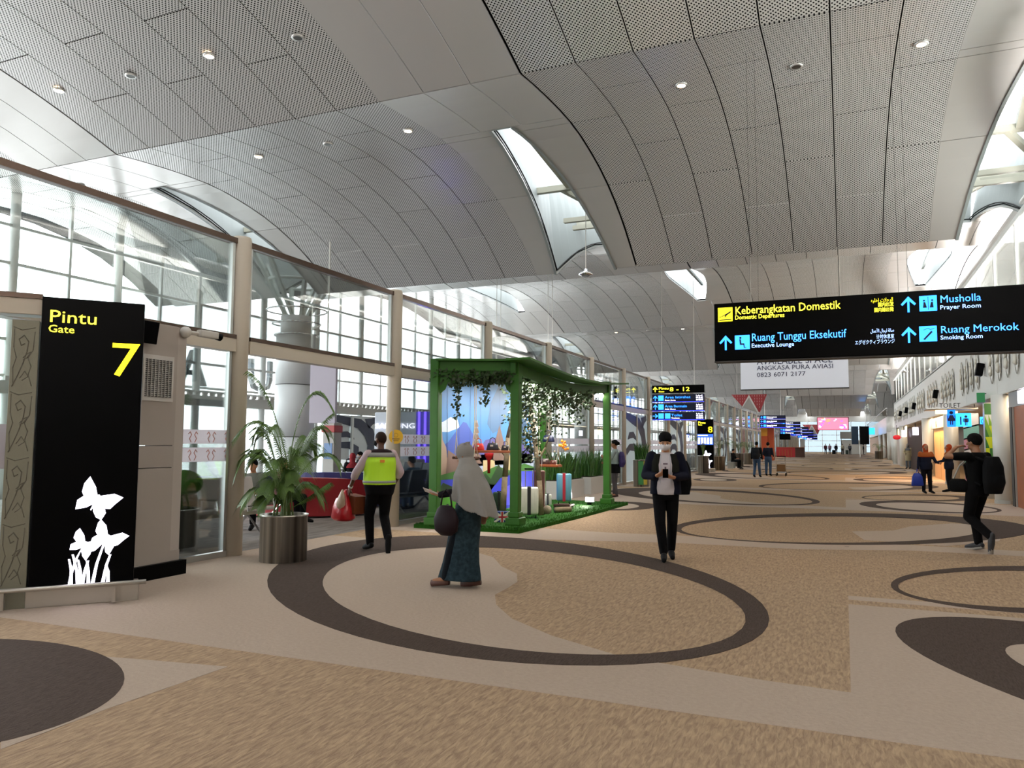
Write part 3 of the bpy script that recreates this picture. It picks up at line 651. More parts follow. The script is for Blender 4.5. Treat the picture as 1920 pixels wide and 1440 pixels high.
for i, (x, y, z, nm) in enumerate(((-6.5, 20.2, 6.3, 'round pendant lamp hanging in the slit skylight'), (3.45, 51.5, 6.0, 'small pendant lamp hanging near the far end of the gallery'))):
    t = thing('pendant_lamp', nm, 'lamp', (x, y, z)); MB().lathe([(.0, .14), (.05, .14), (.06, .08), (.19, .04), (.2, -.02), (.12, -.05), (.0, -.05)], n=24).build('reflector', chrome, t, True); MB().cyl((0, 0, .12), (0, 0, 2.6), .012, 6).build('cable', steel, t)
    MB().cyl((0, 0, -.06), (0, 0, -.052), .11, 16).build('lamp', chm, t)

# ------------------------------------------------------------------ sign helpers
def at(px, py, Y):
    d = fw*F+rt*(px-960)-up*(py-720); return Vector((0, 0, H))+d*(Y/d.y)
def fit_text(name, body, m, parent, P, wd, cap, rot=(PI/2, 0, 0), ext=.003):
    o = text(name, body, cap/.72, m, parent, P, rot, ext); bpy.context.view_layer.update()
    if o.dimensions.x > 1e-4: o.scale.x = wd/o.dimensions.x
    c = o
    me = bpy.data.meshes.new_from_object(o.evaluated_get(bpy.context.evaluated_depsgraph_get())); me.name = name
    n = bpy.data.objects.new(name, me); C.objects.link(n); n.parent = parent; n.location = P; n.rotation_euler = rot; n.scale.x = o.scale.x
    bpy.data.objects.remove(o); return n
def arrow(parent, x, z, s_, m, y=-.01, rot=0):
    p = [(-.06, -.5), (.06, -.5), (.06, .2), (.34, -.08), (.42, .02), (0, .5), (-.42, .02), (-.34, -.08), (-.06, .2)]
    p = [(a*math.cos(rot)-b*math.sin(rot), a*math.sin(rot)+b*math.cos(rot)) for a, b in p]
    b = MB(); b.prism(p, (x, y, z), (s_, 0, 0), (0, 0, s_), .006); return b.build('arrow', m, parent, flip=True)
sblue = mat('sign_blue', '2E86FF', emit=1.7); syel = mat('sign_yellow', 'E8D822', emit=1.2); dkb = mat('pictogram_dark', '0A1030', .6); ltb = mat('script_blue', 'A8C6FF', emit=1.2)
def tile(parent, x, z, s_, m, y=-.012):
    b = MB(); b.bbox((x, y, z), (s_, .012, s_), 0, None, .005); return b.build('pictogram_tile', m, parent)
fit_text('lettering', 'TOILET', frame, TOI, (-.02, -.1, .04), .64, .17, ext=.012)
fit_text('header_mark', 'K', dk, DEFER, (-.12, 3.2, 2.45), .35, .36, rot=(PI/2, 0, -PI/2))
# big hanging sign
YS = 13.3; big = thing('hanging_direction_sign', 'large black hanging sign with yellow departures and blue lounge lettering', 'sign', (0, YS, 0))
XL, XRR, ZB, ZT = -1.99, 2.85, 3.0, 3.99
MB().bbox(((XL+XRR)/2, .14, (ZB+ZT)/2), (XRR-XL, .26, ZT-ZB), 0, None, .015).build('sign_box', black, big)
MB().box((XL, -.006, ZB-.02), (XRR, .24, ZB)).build('bottom_lip', frame, big)
for x in (-1.4, -1.27, .85, .98): MB().cyl((x, .14, ZT), (x, .14, prof(13.3-YC)), .0025, 6).build('cable', frame, big)
def bt(body, m, px0, py0, px1, cap_px, nm='lettering'):
    p = at(px0, py0, YS); q = at(px1, py0, YS); c = (at(px0, py0-cap_px, YS)-p).length; return fit_text(nm, body, m, big, (p.x, -.012, p.z), q.x-p.x, c)
bt('Keberangkatan Domestik', mat('lit_yellow_text', 'FFF43A', emit=1.7), 1378, 590, 1575, 15); bt('Domestic Departures', MATS['lit_yellow_text'], 1378, 599.5, 1470, 8)
bt('Ruang Tunggu Eksekutif', btext, 1409, 640, 1586, 15); bt('Executive Lounge', mat('lit_pale_blue', '8FB8FF', emit=1.8), 1409, 652, 1488, 8)
bt('Musholla', btext, 1762, 568, 1838, 14); bt('Prayer Room', MATS['lit_pale_blue'], 1762, 580.5, 1838, 8)
bt('Ruang Merokok', btext, 1763, 625, 1909, 14); bt('Smoking Room', MATS['lit_pale_blue'], 1763, 637, 1842, 8)
def tl(px, py, s_, m): p = at(px, py, YS); tile(big, p.x, p.z, s_, m); return p
p = tl(1360, 590, .24, syel); b = MB(); b.prism([(-.38, -.12), (-.28, -.14), (.1, .06), (.34, .2), (.42, .2), (.4, .14), (.12, -.06), (.0, -.2), (-.06, -.2), (.0, -.06), (-.22, -.16), (-.4, -.2)], (p.x, -.021, p.z), (.24, 0, 0), (0, 0, .24), .004)
b.box((p.x-.1, -.024, p.z-.1), (p.x+.1, -.02, p.z-.085)); b.build('plane_symbol', dkb, big)
p = tl(1392, 642, .24, sblue); b = MB(); b.cyl((p.x-.03, -.024, p.z+.075), (p.x-.03, -.02, p.z+.075), .018, 12); b.prism([(-.2, .22), (-.1, .22), (-.06, -.08), (.14, -.08), (.16, -.36), (.26, -.36), (.26, -.4), (.1, -.4), (.08, -.18), (-.16, -.18)], (p.x, -.021, p.z), (.24, 0, 0), (0, 0, .24), .004)
b.lathe([(.03, 0), (.03, .004), (.024, .004)], (0, 0, 0), 16); b.build('seated_symbol', dkb, big)
p = tl(1740, 569, .24, sblue); b = MB()
for s_ in (-1, 1):
    b.cyl((p.x+s_*.055, -.024, p.z+.045), (p.x+s_*.055, -.02, p.z+.045), .014, 10); b.prism([(-.3*s_, -.28), (-.08*s_, -.28), (-.16*s_, .06), (-.26*s_, .1)], (p.x, -.021, p.z), (.24, 0, 0), (0, 0, .24), .004)
b.box((p.x-.003, -.024, p.z-.1), (p.x+.003, -.02, p.z+.1)); b.build('prayer_symbol', dkb, big)
p = tl(1740, 626, .24, sblue); b = MB(); b.prism([(-.28, -.34), (-.2, -.4), (.26, .1), (.18, .18)], (p.x, -.021, p.z), (.24, 0, 0), (0, 0, .24), .004); b.tube([(p.x-.06, -.022, p.z+.06), (p.x, -.022, p.z+.085), (p.x+.03, -.022, p.z+.065), (p.x+.085, -.022, p.z+.075)], .004, 4); b.build('smoking_symbol', dkb, big)
for px, py in ((1361, 643), (1703, 571), (1704, 628)): p = at(px, py, YS); arrow(big, p.x, p.z, .25, sblue, -.014)
AR1 = '\uFEE9\uFEF4\uFEE0\uFEA7\uFE8D \uFE95\uFEFC\uFEA3\uFEAE\uFEDF\uFE8D'; AR2 = '\uFEDD\uFE8E\uFEE4\uFECB\uFEF7\uFE8D \uFEDD\uFE8E\uFEA0\uFEAD\uFEDF \uFE94\uFEDF\uFE8E\uFEBB'
bt(AR1, syel, 1633, 567, 1674, 7); bt('国内出发', MATS['lit_yellow_text'], 1646, 575, 1675, 6.5); bt('国内線出発', MATS['lit_yellow_text'], 1639, 585, 1675, 6.5)
bt(AR2, ltb, 1632, 624, 1676, 6.5); bt('计时休息室', ltb, 1643, 635, 1676, 6.5); bt('エグゼクティブラウンジ', ltb, 1603, 646, 1677, 6.5)
# advertising board
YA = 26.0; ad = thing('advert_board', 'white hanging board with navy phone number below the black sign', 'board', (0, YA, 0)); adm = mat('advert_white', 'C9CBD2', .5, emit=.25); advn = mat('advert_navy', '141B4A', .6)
MB().bbox((-1.44, .05, 4.0), (3.24, .1, 1.28), 0, None, .01).build('board', adm, ad)
MB().box((-3.07, -.01, 3.35), (.19, .1, 3.38)).build('edge_trim', frame, ad)
for x in (-2.7, .0): MB().cyl((x, .05, 4.6), (x, .05, zt(26)), .008, 6).build('cable', steel, ad)
for body, x0, y0, x1, cp in (('AVAILABLE SPACE', 1419, 684, 1561, 12), ('ANGKASA PURA AVIASI', 1419, 694.5, 1562, 8.5), ('0823 6071 2177', 1419, 707, 1510, 8.5)):
    p = at(x0, y0, YA); q = at(x1, y0-1, YA); fit_text('lettering', body, advn, ad, (p.x, -.012, p.z), q.x-p.x, (at(x0, y0-cp, YA)-p).length)
# stacked direction boards
def stack(x, y, z0, rows, wd, label, hi=True, group=None, sc=1):
    t = thing('stacked_direction_sign', label, 'sign', (x, y, z0), group=group); t.scale = (sc, sc, sc)
    hh = .4; gp = .055; n = len(rows)
    for i, (kind, a, b_) in enumerate(rows):
        z = (n-1-i)*(hh+gp); bl = MB().bbox((wd/2, .1, z+hh/2), (wd, .2, hh), 0, None, .01).build('board', black if kind == 'y' else mat('board_navy', '050A2A', .4, emit=.15), t)
        MB().box((.02, -.004, z), (wd-.02, -.001, z+.015)).build('light_line', mat('edge_glow', '2433FF', emit=2.5), bl) if kind != 'y' else None
        m = syel if kind == 'y' else sblue; c2 = MATS['lit_yellow_text'] if kind == 'y' else wtext
        if hi:
            arrow(bl, .17, z+.2, .27, MATS['lit_yellow_text'] if kind == 'y' else sblue, -.012, -PI/2 if kind == 'r' else 0)
            if kind == 'y': fit_text('lettering', 'Pintu', c2, bl, (.34, -.01, z+.19), .42, .12); fit_text('lettering', 'Gate', c2, bl, (.34, -.01, z+.05), .24, .07); fit_text('lettering', '8 - 12', c2, bl, (.9, -.01, z+.09), .85, .21)
            else:
                tile(bl, .46, z+.2, .27, sblue); q = .66
                if kind == 'r': tile(bl, .8, z+.2, .27, sblue); q = .98
                fit_text('lettering', a, sblue, bl, (q, -.01, z+.18), len(a)*.078, .13); fit_text('lettering', b_, wtext, bl, (q, -.01, z+.06), len(b_)*.05, .065)
                for j, s_ in enumerate(('الر', '休息区', '休憩') if 0 else ('\uFEDF\uFEAE\uFE8D\uFEA3\uFE94', '休息区', '休憩所')): fit_text('lettering', s_, wtext, bl, (wd-.42, -.01, z+.28-.11*j), .3, .065)
        else:
            arrow(bl, .2, z+.2, .26, sblue, -.012, PI/2); tile(bl, .5, z+.2, .24, sblue); fit_text('lettering', a, wtext, bl, (.7, -.01, z+.17), .95, .12); fit_text('lettering', b_, wtext, bl, (.7, -.01, z+.06), .6, .06)
    for x_ in (.5, wd-.5): MB().cyl((x_, .1, n*(hh+gp)-gp), (x_, .1, (zt(y)-z0)/sc), .01, 6).build('cable', steel, t)
    return t
stack(-7.615, 33, 2.615, [('y', '', ''), ('b', 'Area Istirahat', 'Rest Area'), ('b', 'Area Bermain', 'Kids Zone'), ('r', 'Toilet', 'Toilets')], 2.64, 'four stacked boards pointing to gates 8 to 12, above the man with phone', sc=.846)
stack(-7.64, 80, 3.25, [('b', 'Keberangkatan', 'Departures'), ('b', 'Area Bermain', 'Kids Zone'), ('b', 'Ruang Merokok', 'Smoking')], 2.65, 'three blue lit boards beyond the red gable panel', False, sc=.915)
stack(-7.5, 104, 2.85, [('b', 'Area', 'Area'), ('b', 'Toilet', 'Toilets'), ('b', 'Musholla', 'Prayer'), ('b', 'Ruang', 'Room')], 2.65, 'four blue lit boards above the red counter, further off', False, sc=.93)
for i, (y, n_) in enumerate(((128, 3), (142, 3), (156, 4))): stack(-7.6+.2*i, y, 3.0-.25*i, [('b', 'Area', 'Gate')]*n_, 2.6, ['blue lit board stack just left of the pink screen', 'blue board stack behind the others near the far windows', 'most distant blue board stack before the end windows'][i], False)
# gable panels with red weave
redw = mat('red_weave', 'A8494C', .8); rww = mat('weave_white', 'DDB9B2', .7)
for i, (x, y, z, s_, nm) in enumerate(((-6.7, 62, 5.45, 1.0, 'hanging red woven gable panel above the left arcade'), (-5.3, 150, 5.2, 1.25, 'distant red gable panel left of the pink screen'))):
    t = thing('gable_panel', nm, 'banner', (x, y, z)); b = MB(); b.prism([(-1.33, 0), (1.33, 0), (.8, -1.38), (.68, -1.38), (.0, -.15), (-.5, -.95)], (0, 0, 0), (s_, 0, 0), (0, 0, s_), -.08); b.build('woven_panel', redw, t)
    b = MB(); b.prism([(-.55, -1.0), (0, -.02), (.72, -1.42), (.6, -1.42), (0, -.24), (-.48, -1.0)], (0, -.02, 0), (s_, 0, 0), (0, 0, s_), -.06); b.build('gable_board', white, t)
    b = MB(); b.prism([(-.48, -1.0), (0, -.24), (.6, -1.42), (.3, -1.3)], (0, .02, 0), (s_, 0, 0), (0, 0, s_), -.04); b.build('grey_infill', greyp, t)
    b = MB()
    for r in range(6):
        for c in range(14):
            xx = (-1.2+.18*c)*s_; zz = (-.12-.22*r)*s_
            if abs(xx) < (1.28+zz*.42/s_)*s_ and not (abs(xx) < -zz*.6+.06): b.box((xx-.012, -.1, zz-.06), (xx+.012, -.08, zz+.06))
    b.build('weave_pattern', rww, t)
    for q in (-.9, .9): MB().cyl((q*s_, 0, 0), (q*s_, 0, zt(y)-z), .01, 6).build('cable', steel, t)
# pink screen, dark boards, counter
t = thing('video_screen', 'large pink and purple lit screen hanging at the far end', 'screen', (-1.55, 130, 3.85)); MB().bbox((0, .1, 1), (4.6, .2, 2.0), 0, None, .02).build('casing', black, t)
b = MB(); random.seed(5); cs = [mat('scr_rose', 'F0728A', emit=1), mat('scr_violet', 'C05AE8', emit=1), mat('scr_orange', 'F08A6A', emit=1), mat('scr_pale', 'F6C6DC', emit=1)]
b.box((-2.2, -.02, .08), (2.2, 0, 1.92), 0)
for i in range(26):
    x, z = random.uniform(-1.9, 1.9), random.uniform(.25, 1.75); b.ell((x, -.02, z), (random.uniform(.12, .45), .012, random.uniform(.08, .22)), 1 if .2 > abs(x-.2)-.4 and z < 1.3 else random.randrange(4), 10)
b.build('picture', cs, t)
for q in (-1.8, 1.8): MB().cyl((q, .1, 2), (q, .1, zt(130)-3.85), .02, 6).build('cable', steel, t)
t = thing('red_counter', 'red service counter below the distant blue boards', 'counter', (-6.2, 102, 0)); rc = mat('counter_red', 'B02A2E', .4)
MB().bbox((-.5, 0, .6), (2.2, .8, 1.2), 0, None, .03).build('front', rc, t); MB().bbox((1.15, 0, .6), (1.1, .85, 1.2), 0, None, .03).build('side_cladding', dwood, t); MB().bbox((0, 0, 1.23), (3.4, .9, .06), 0, None, .02).build('worktop', wood, t)
for q in range(5): MB().box((-1.3+.35*q, -.43, .1), (-1.22+.35*q, -.4, 1)).build('rib', wood, t)
MB().bbox((-.6, .2, 2.55), (1.3, .1, .75), 0, None, .02).build('monitor', black, t); MB().cyl((-.6, .25, 1.2), (-.6, .25, 2.3), .05, 8).build('stand', frame, t)
MB().box((-1.9, .4, 0), (-1.8, .5, 3.6)).build('frame_post', frame, t); MB().box((-1.9, .4, 3.5), (1.6, .5, 3.6)).build('frame_beam', frame, t); MB().box((1.2, -.3, 1.26), (1.75, -.2, 2.3)).build('notice', greyp, t)
t = thing('dark_billboard', 'pair of tall dark boards standing at the far right', 'board', (2.9, 108, 0)); MB().bbox((-.5, 0, 2.8), (1.1, .2, 2.3), 0, None, .02).build('board', black, t); MB().bbox((-1.6, .3, 2.8), (.8, .2, 2.3), 0, None, .02).build('board', mat('board_dim_blue', '1B3A55', .4), t); MB().cyl((-1.0, .2, 0), (-1.0, .2, 4), .09, 10).build('pole', steel, t)
t = thing('far_kiosk', 'grey kiosk with white front in front of the end windows', 'kiosk', (1.5, 144, 0)); MB().bbox((0, 0, 1.2), (3.8, 2, 2.4), 0, None, .05).build('body', white, t); MB().bbox((-.8, -.9, 3.2), (2.6, .4, 1.2), 0, None, .03).build('header', greyp, t); MB().box((-2.0, -.9, 0), (-1.9, -.8, 3.6)).build('post', frame, t); MB().box((.4, -.9, 0), (.5, -.8, 3.6)).build('post', frame, t)
t = thing('orange_banner', 'tall yellow and orange banner column on the left arcade', 'banner', (-7.3, 80.5, .0)); MB().box((-.3, 0, 2.4), (.3, .4, 3.9)).build('upper_panel', mat('banner_yellow', 'D08A1E', .5), t); MB().box((-.3, 0, .1), (.3, .4, 2.4)).build('lower_panel', mat('banner_orange', 'B5481E', .5), t); MB().box((.3, .1, 0), (.9, .4, 3.7)).build('side_panel', MATS['banner_orange'], t)
# dark hanging screen and lilac sign inside the waiting hall, lit shop
t = thing('dark_hanging_screen', 'dark purple screen board behind the upper glass, above the green roof', 'screen', (-9.85, 24, 0)); MB().bbox((0, 0, 4.1), (2.9, .15, 1.15), 0, None, .01).build('panel', mat('screen_purple', '4A414B', .3), t); MB().bbox((.35, -.09, 4.05), (1.1, .02, .7), 0, None, .005).build('picture', mat('screen_pic', '7E6A6E', .4), t)
for q in (-1.1, -.95, .8, .95): MB().cyl((q, 0, 4.65), (q, 0, zt(24)), .008, 6).build('cable', steel, t)
lil = mat('lilac_panel', 'BDB6C2', .6)
t = thing('blank_hanging_sign', 'blank lilac hanging panel beside the big round column', 'sign', (-14.4, 19.0, 0), math.radians(10)); MB().bbox((0, 0, 3.05), (.85, .12, 1.8), 0, None, .01).build('panel', lil, t); MB().box((-.42, -.04, 3.97), (.3, .04, 4.07)).build('top_rail', white, t); MB().cyl((.1, 0, 4.0), (.1, 0, 8.2), .03, 8).build('pole', white, t)
purp = mat('purple_light', '7C5CFF', emit=2.2); t = thing('phone_shop', 'white shop stand with lit lettering and purple light bars in the waiting hall', 'shop', (-15.6, 24.2, 0), 0)
MB().bbox((.75, .4, 1.35), (2.5, .5, 2.7), 0, None, .04).build('back_wall', mat('shop_wall_white', 'B9BEC6', .5, emit=.12), t); fit_text('lettering', 'SAMSUNG', wtext, t, (-.45, .1, 2.1), 1.7, .19)
for q in (1.45, 1.7): MB().box((q, .02, .2), (q+.08, .12, 2.7)).build('light_bar', purp, t)
MB().bbox((.7, -.3, .5), (2.2, .6, 1.0), 0, None, .05).build('counter', white, t); MB().box((1.35, .05, .1), (2.0, .14, 2.7)).build('purple_panel', mat('purple_panel', '4433B0', .4, emit=.5), t)
t = thing('information_kiosk', 'standing kiosk with red picture top behind the palm', 'kiosk', (-15.0, 20.3, 0)); MB().bbox((0, 0, 1.1), (.42, .4, 2.2), 0, None, .02).build('cabinet', greyp, t); MB().bbox((0, -.02, 2.0), (.5, .45, .22), 0, None, .02).build('red_header', mat('kiosk_red', 'A8352F', .5), t); MB().bbox((0, -.21, 1.3), (.3, .02, .5), 0, None, .005).build('screen', mat('kiosk_screen', '4A6E9A', .3, emit=.1), t)

wl_letters = struct('window_2')
for ch, y_ in (('A', 20.2), ('U', 23.6), ('M', 26.6)): fit_text('facade_letter', ch, mat('letter_grey', '5E666C', .5), wl_letters, (-21.6, y_, 3.6), 1.3, 1.35, rot=(PI/2, 0, PI/2), ext=.08)
MB().box((-21.7, 19, 3.5), (-21.6, 29, 3.58)).build('letter_rail', greyp, wl_letters)
# ------------------------------------------------------------------ gate totems
butter = [[(685, 225), (735, 310), (750, 375), (765, 370), (775, 382), (890, 368), (965, 400), (900, 450), (860, 488), (815, 485), (825, 520), (790, 575), (745, 550), (720, 500), (722, 470), (705, 495), (697, 490), (718, 445), (665, 470), (578, 483), (590, 410), (640, 378), (625, 345), (640, 280)],
 [(790, 570), (835, 620), (850, 690), (875, 702), (970, 682), (1028, 710), (985, 740), (935, 780), (905, 785), (865, 855), (835, 830), (825, 750), (750, 815), (720, 820), (715, 840), (680, 890), (650, 850), (640, 800), (655, 780), (690, 745), (715, 740), (725, 712), (765, 690), (748, 660), (765, 595)],
 [(622, 632), (660, 690), (668, 735), (690, 745), (650, 785), (600, 800), (548, 798), (555, 755), (600, 738), (575, 705), (590, 660)]]
stems = [[(560, 1085), (572, 980), (610, 860), (645, 790)], [(572, 1085), (570, 960), (548, 870)], [(628, 1085), (612, 960), (575, 835)], [(655, 1085), (640, 960), (620, 880)], [(660, 1080), (680, 960), (700, 890)], [(710, 1080), (705, 970), (690, 890)], [(742, 1080), (770, 920), (825, 750)], [(825, 1072), (850, 930), (878, 850)], [(868, 1070), (865, 980), (850, 940)]]
glow = mat('butterfly_light', 'F1ECFF', emit=2.6)
def tri_prism(b, poly, y, th):      # concave outlines: fill with tessellation
    from mathutils.geometry import tessellate_polygon
    k = len(poly); tr = tessellate_polygon([[Vector((x, z, 0)) for x, z in poly]]); vs = [(x, y, z) for x, z in poly]+[(x, y+th, z) for x, z in poly]
    fs = []
    for t_ in tr:
        a, b_, c = [Vector((poly[i][0], poly[i][1])) for i in t_]; cw = (b_-a).cross(c-a) < 0
        t_ = tuple(t_) if not cw else tuple(t_)[::-1]; fs.append(t_)
    fs += [(i, (i+1) % k, k+(i+1) % k, k+i) for i in range(k)]; b.add(vs, fs)
def totem(loc, rz, digit, label, screen=False):
    t = thing('gate_totem', label, 'gate sign', loc, rz)
    W = .91
    MB().bbox((W/2, .16, 1.59), (W, .3, 2.83), 0, None, .012).build('lightbox', black, t)
    MB().bbox((W/2+.02, .14, .085), (W+.06, .3, .17), 0, None, .01).build('kick_base', steel, t)
    b = MB(); b.cyl((-.85, -.13, .2), (1.02, -.13, .2), .022, 12); b.build('bumper_rail', steel, t, True)
    MB().box((.72, -.13, .02), (.75, -.01, .19)).build('rail_bracket', steel, t); MB().box((-.2, -.13, .02), (-.17, -.01, .19)).build('rail_bracket', steel, t)
    ym = MATS['lit_yellow_text']
    fit_text('lettering', 'Pintu', ym, t, (.06, -.003, 2.755), .40, .125); fit_text('lettering', 'Gate', ym, t, (.06, -.003, 2.655), .22, .075); fit_text('gate_number', digit, mat('gate_yellow', 'FFE81A', emit=1.8), t, (.60, -.003, 2.25), .25, .35)
    b = MB()
    for poly in butter: tri_prism(b, [((x-235)/845*.91, .17+(1092-z)/865*1.07) for x, z in poly], -.004, .003)
    b.build('butterflies', glow, t); g = MB()
    for st in stems:
        P2 = [((x-235)/845*.91, .17+(1092-z)/865*1.07) for x, z in st]
        for (xa, za), (xb, zb), wa, wb in zip(P2, P2[1:], (.016, .012, .009), (.012, .009, .003)): g.add([(xa-wa, -.0045, za), (xa+wa, -.0045, za), (xb+wb, -.0045, zb), (xb-wb, -.0045, zb)], [(0, 1, 2, 3)])
    g.build('glowing_grass', glow, t)
    if screen:
        MB().box((.02, -.03, 1.55), (.9, 0, 2.15)).build('flight_screen', mat('flight_screen', '2A4FB0', .3, emit=1.4), t)
        b = MB()
        for i in range(5): b.box((.05+.17*i, -.034, 1.6), (.17+.17*i, -.031, 1.95))
        b.box((.05, -.034, 2.05), (.6, -.031, 2.1)); b.build('flight_rows', wtext, t)
    return t
AX = math.radians(50.3)
totem((-7.17, 5.0, 0), AX, '7', 'black lit gate 7 totem with glowing white butterflies')
totem((-7.74, 44.8, 0), 0, '8', 'black gate 8 totem with a blue flight screen, behind the man with phone', True)
# embossed stone pillar beside the totem
t = thing('embossed_pillar', 'grey green pillar embossed with scrollwork left of the gate 7 totem', 'pillar', (-7.17, 5.0, 0), AX); stn = mat('embossed_stone', '7F7C6C', .45, .3, bump=.1, bscale=60); stl = mat('scroll_line', '5F5A4C', .5)
MB().bbox((-.125, .12, 1.38), (.23, .2, 2.76), 0, None, .006).build('pillar_body', stn, t)
sm = MB()
for (pts, r) in (([(.02, .02), (.06, .12), (.1, .24), (.13, .36), (.14, .46), (.1, .52), (.06, .48), (.08, .42), (.11, .44)], .005), ([(.18, .03), (.15, .14), (.17, .22), (.14, .3), (.18, .38), (.19, .56)], .004), ([(.03, .03), (.02, .2), (.045, .3), (.02, .4), (.02, .58)], .004), ([(.08, .1), (.12, .17), (.15, .12), (.1, .08)], .004), ([(.1, .3), (.13, .34), (.16, .36), (.13, .3), (.1, .28)], .004), ([(.01, .6), (.08, .57), (.19, .6)], .004)):
    sm.tube([(x-.235, .02, z) for x, z in pts], r, 5)
me = sm.mesh('scroll_relief', stl, True)
for i in range(4): link('scroll_relief', me, t, (0, 0, .2+.63*i))
t = thing('gate_header_beam', 'dark header beam above the embossed pillar', 'beam', (-7.17, 5.0, 0), AX); MB().bbox((-.55, .16, 2.9), (1.15, .22, .16), 0, None, .01).build('beam', beige, t); MB().box((-1.12, .04, 2.98), (.0, .28, 3.03)).build('cap', darkrail, t)
t = thing('entry_glass', 'glass pane left of the embossed pillar', 'glass pane', (-7.17, 5.0, 0), AX); MB().box((-1.1, .14, .05), (-.25, .15, 2.8)).build('pane', glass, t); MB().box((-1.1, .13, 1.32), (-.25, .137, 1.75)).build('frosted_band', frost, t)
# wall cabinet
t = thing('wall_cabinet', 'beige panelled cabinet with vent grille behind the gate 7 totem', 'cabinet', (0, 0, 0)); cabm = mat('cabinet_beige', 'A69C93', .5)
MB().box((-7.88, 5.7, .17), (-7.4, 6.9, 1.275)).build('lower_panel', cabm, t); MB().box((-7.88, 5.7, 1.285), (-7.4, 6.9, 1.535)).build('middle_panel', cabm, t); MB().box((-7.88, 5.7, 1.545), (-7.4, 6.9, 2.98)).build('upper_panel', cabm, t)
MB().box((-7.88, 6.9, .17), (-7.43, 7.06, 2.98)).build('corner_post', mat('cabinet_edge', 'B3AAA2', .45), t); MB().box((-7.9, 5.7, 0), (-7.34, 7.1, .17)).build('plinth', black, t); MB().box((-7.87, 5.71, .16), (-7.41, 7.05, .29)).build('shadow_gap', cabm, t)
g = MB().box((-7.4, 6.4, 2.06), (-7.385, 6.84, 2.6)).build('vent_frame', mat('grille_white', 'C8C4BE', .5), t)
slat = MB().box((0, 0, 0), (.012, .38, .008)).mesh('grille_slat', frame); bar = MB().box((0, 0, 0), (.014, .008, .44)).mesh('grille_bar', MATS['grille_white'])
for i in range(20): link('grille_slat', slat, t, (-7.385, 6.43, 2.11+.0225*i))
for i in range(8): link('grille_bar', bar, t, (-7.385, 6.45+.05*i, 2.11))
t = thing('wall_monitor', 'small black monitor fixed high behind the totem edge', 'monitor', (-7.3, 6.36, 2.84)); MB().bbox((0, 0, 0), (.06, .26, .26), 0, (0, .15, 0), .01).build('screen_case', black, t); MB().cyl((-.1, 0, 0), (0, 0, 0), .02, 8).build('mount', frame, t)
t = thing('security_camera', 'white bullet camera pointing right above the glass pane', 'camera', (-7.42, 7.0, 2.93)); cmw = mat('camera_white', 'C8C4BC', .4)
MB().ell((.03, 0, 0), .07, 0, 14).build('ball_mount', cmw, t, True); MB().cyl((.03, 0, 0), (.06, .22, .0), .025, 10).build('arm', cmw, t); MB().bbox((.07, .32, .01), (.09, .3, .09), 0, None, .02).build('housing', cmw, t); MB().cyl((.07, .46, .01), (.07, .53, .0), .05, 14).build('lens_hood', black, t)
# ------------------------------------------------------------------ plants
leafg = mat('palm_leaf', '557230', .5, var=.4, vscale=9); leafd = mat('grass_leaf', '3A6420', .5, var=.45, vscale=12); stemg = mat('palm_stem', '5A6B2E', .6); soil = mat('soil', '2B2018', .9)
def frond(base, ctrl, tip, n=26, ln=.3, r=.008, droop=.5):
    base, ctrl, tip = Vector(base), Vector(ctrl), Vector(tip); b = MB(); pts = []
    for i in range(13):
        s_ = i/12; pts.append(base*(1-s_)**2+ctrl*2*s_*(1-s_)+tip*s_*s_)
    b.tube(pts, [r*(1-.6*i/12) for i in range(13)], 5)
    for i in range(n):
        s_ = .14+.86*i/n; p = base*(1-s_)**2+ctrl*2*s_*(1-s_)+tip*s_*s_; d = ((ctrl-base)*(1-s_)+(tip-ctrl)*s_).normalized()
        side = d.cross(Vector((0, 0, 1))); side = side.normalized() if side.length > .1 else Vector((1, 0, 0)); L = ln*math.sin(PI*min(1, .25+.75*(1-s_)))*random.uniform(.85, 1.1)
        for sg in (1, -1):
            dr = (side*sg*.8+d*.75+Vector((0, 0, .15))).normalized(); m_ = p+dr*L*.5; e = p+dr*L+Vector((0, 0, -droop*L)); w_ = d*.0065
            b.add([p-w_, p+w_, m_+w_*1.2, m_-w_*1.2, e], [(0, 1, 2, 3), (3, 2, 4)])
    return b
def pot(t, r, h, poster=False):
    MB().lathe([(0, 0), (r, 0), (r, h-.02), (r+.012, h-.02), (r+.012, h), (r-.02, h), (r-.02, h-.06), (0, h-.06)], n=40).build('pot', potsteel, t, True); MB().cyl((0, 0, h-.08), (0, 0, h-.04), r-.02, 24).build('soil', soil, t)
PR, PD = Vector((.768, .64, 0)), Vector((-.64, .768, 0))
t = thing('potted_palm', 'tall feathery palm in a brushed steel cylinder beside the gate doorway', 'plant', (-6.98, 8.42, 0)); pot(t, .31, .62)
def W3(r, d, z): return PR*r+PD*d+Vector((0, 0, z))
random.seed(11)
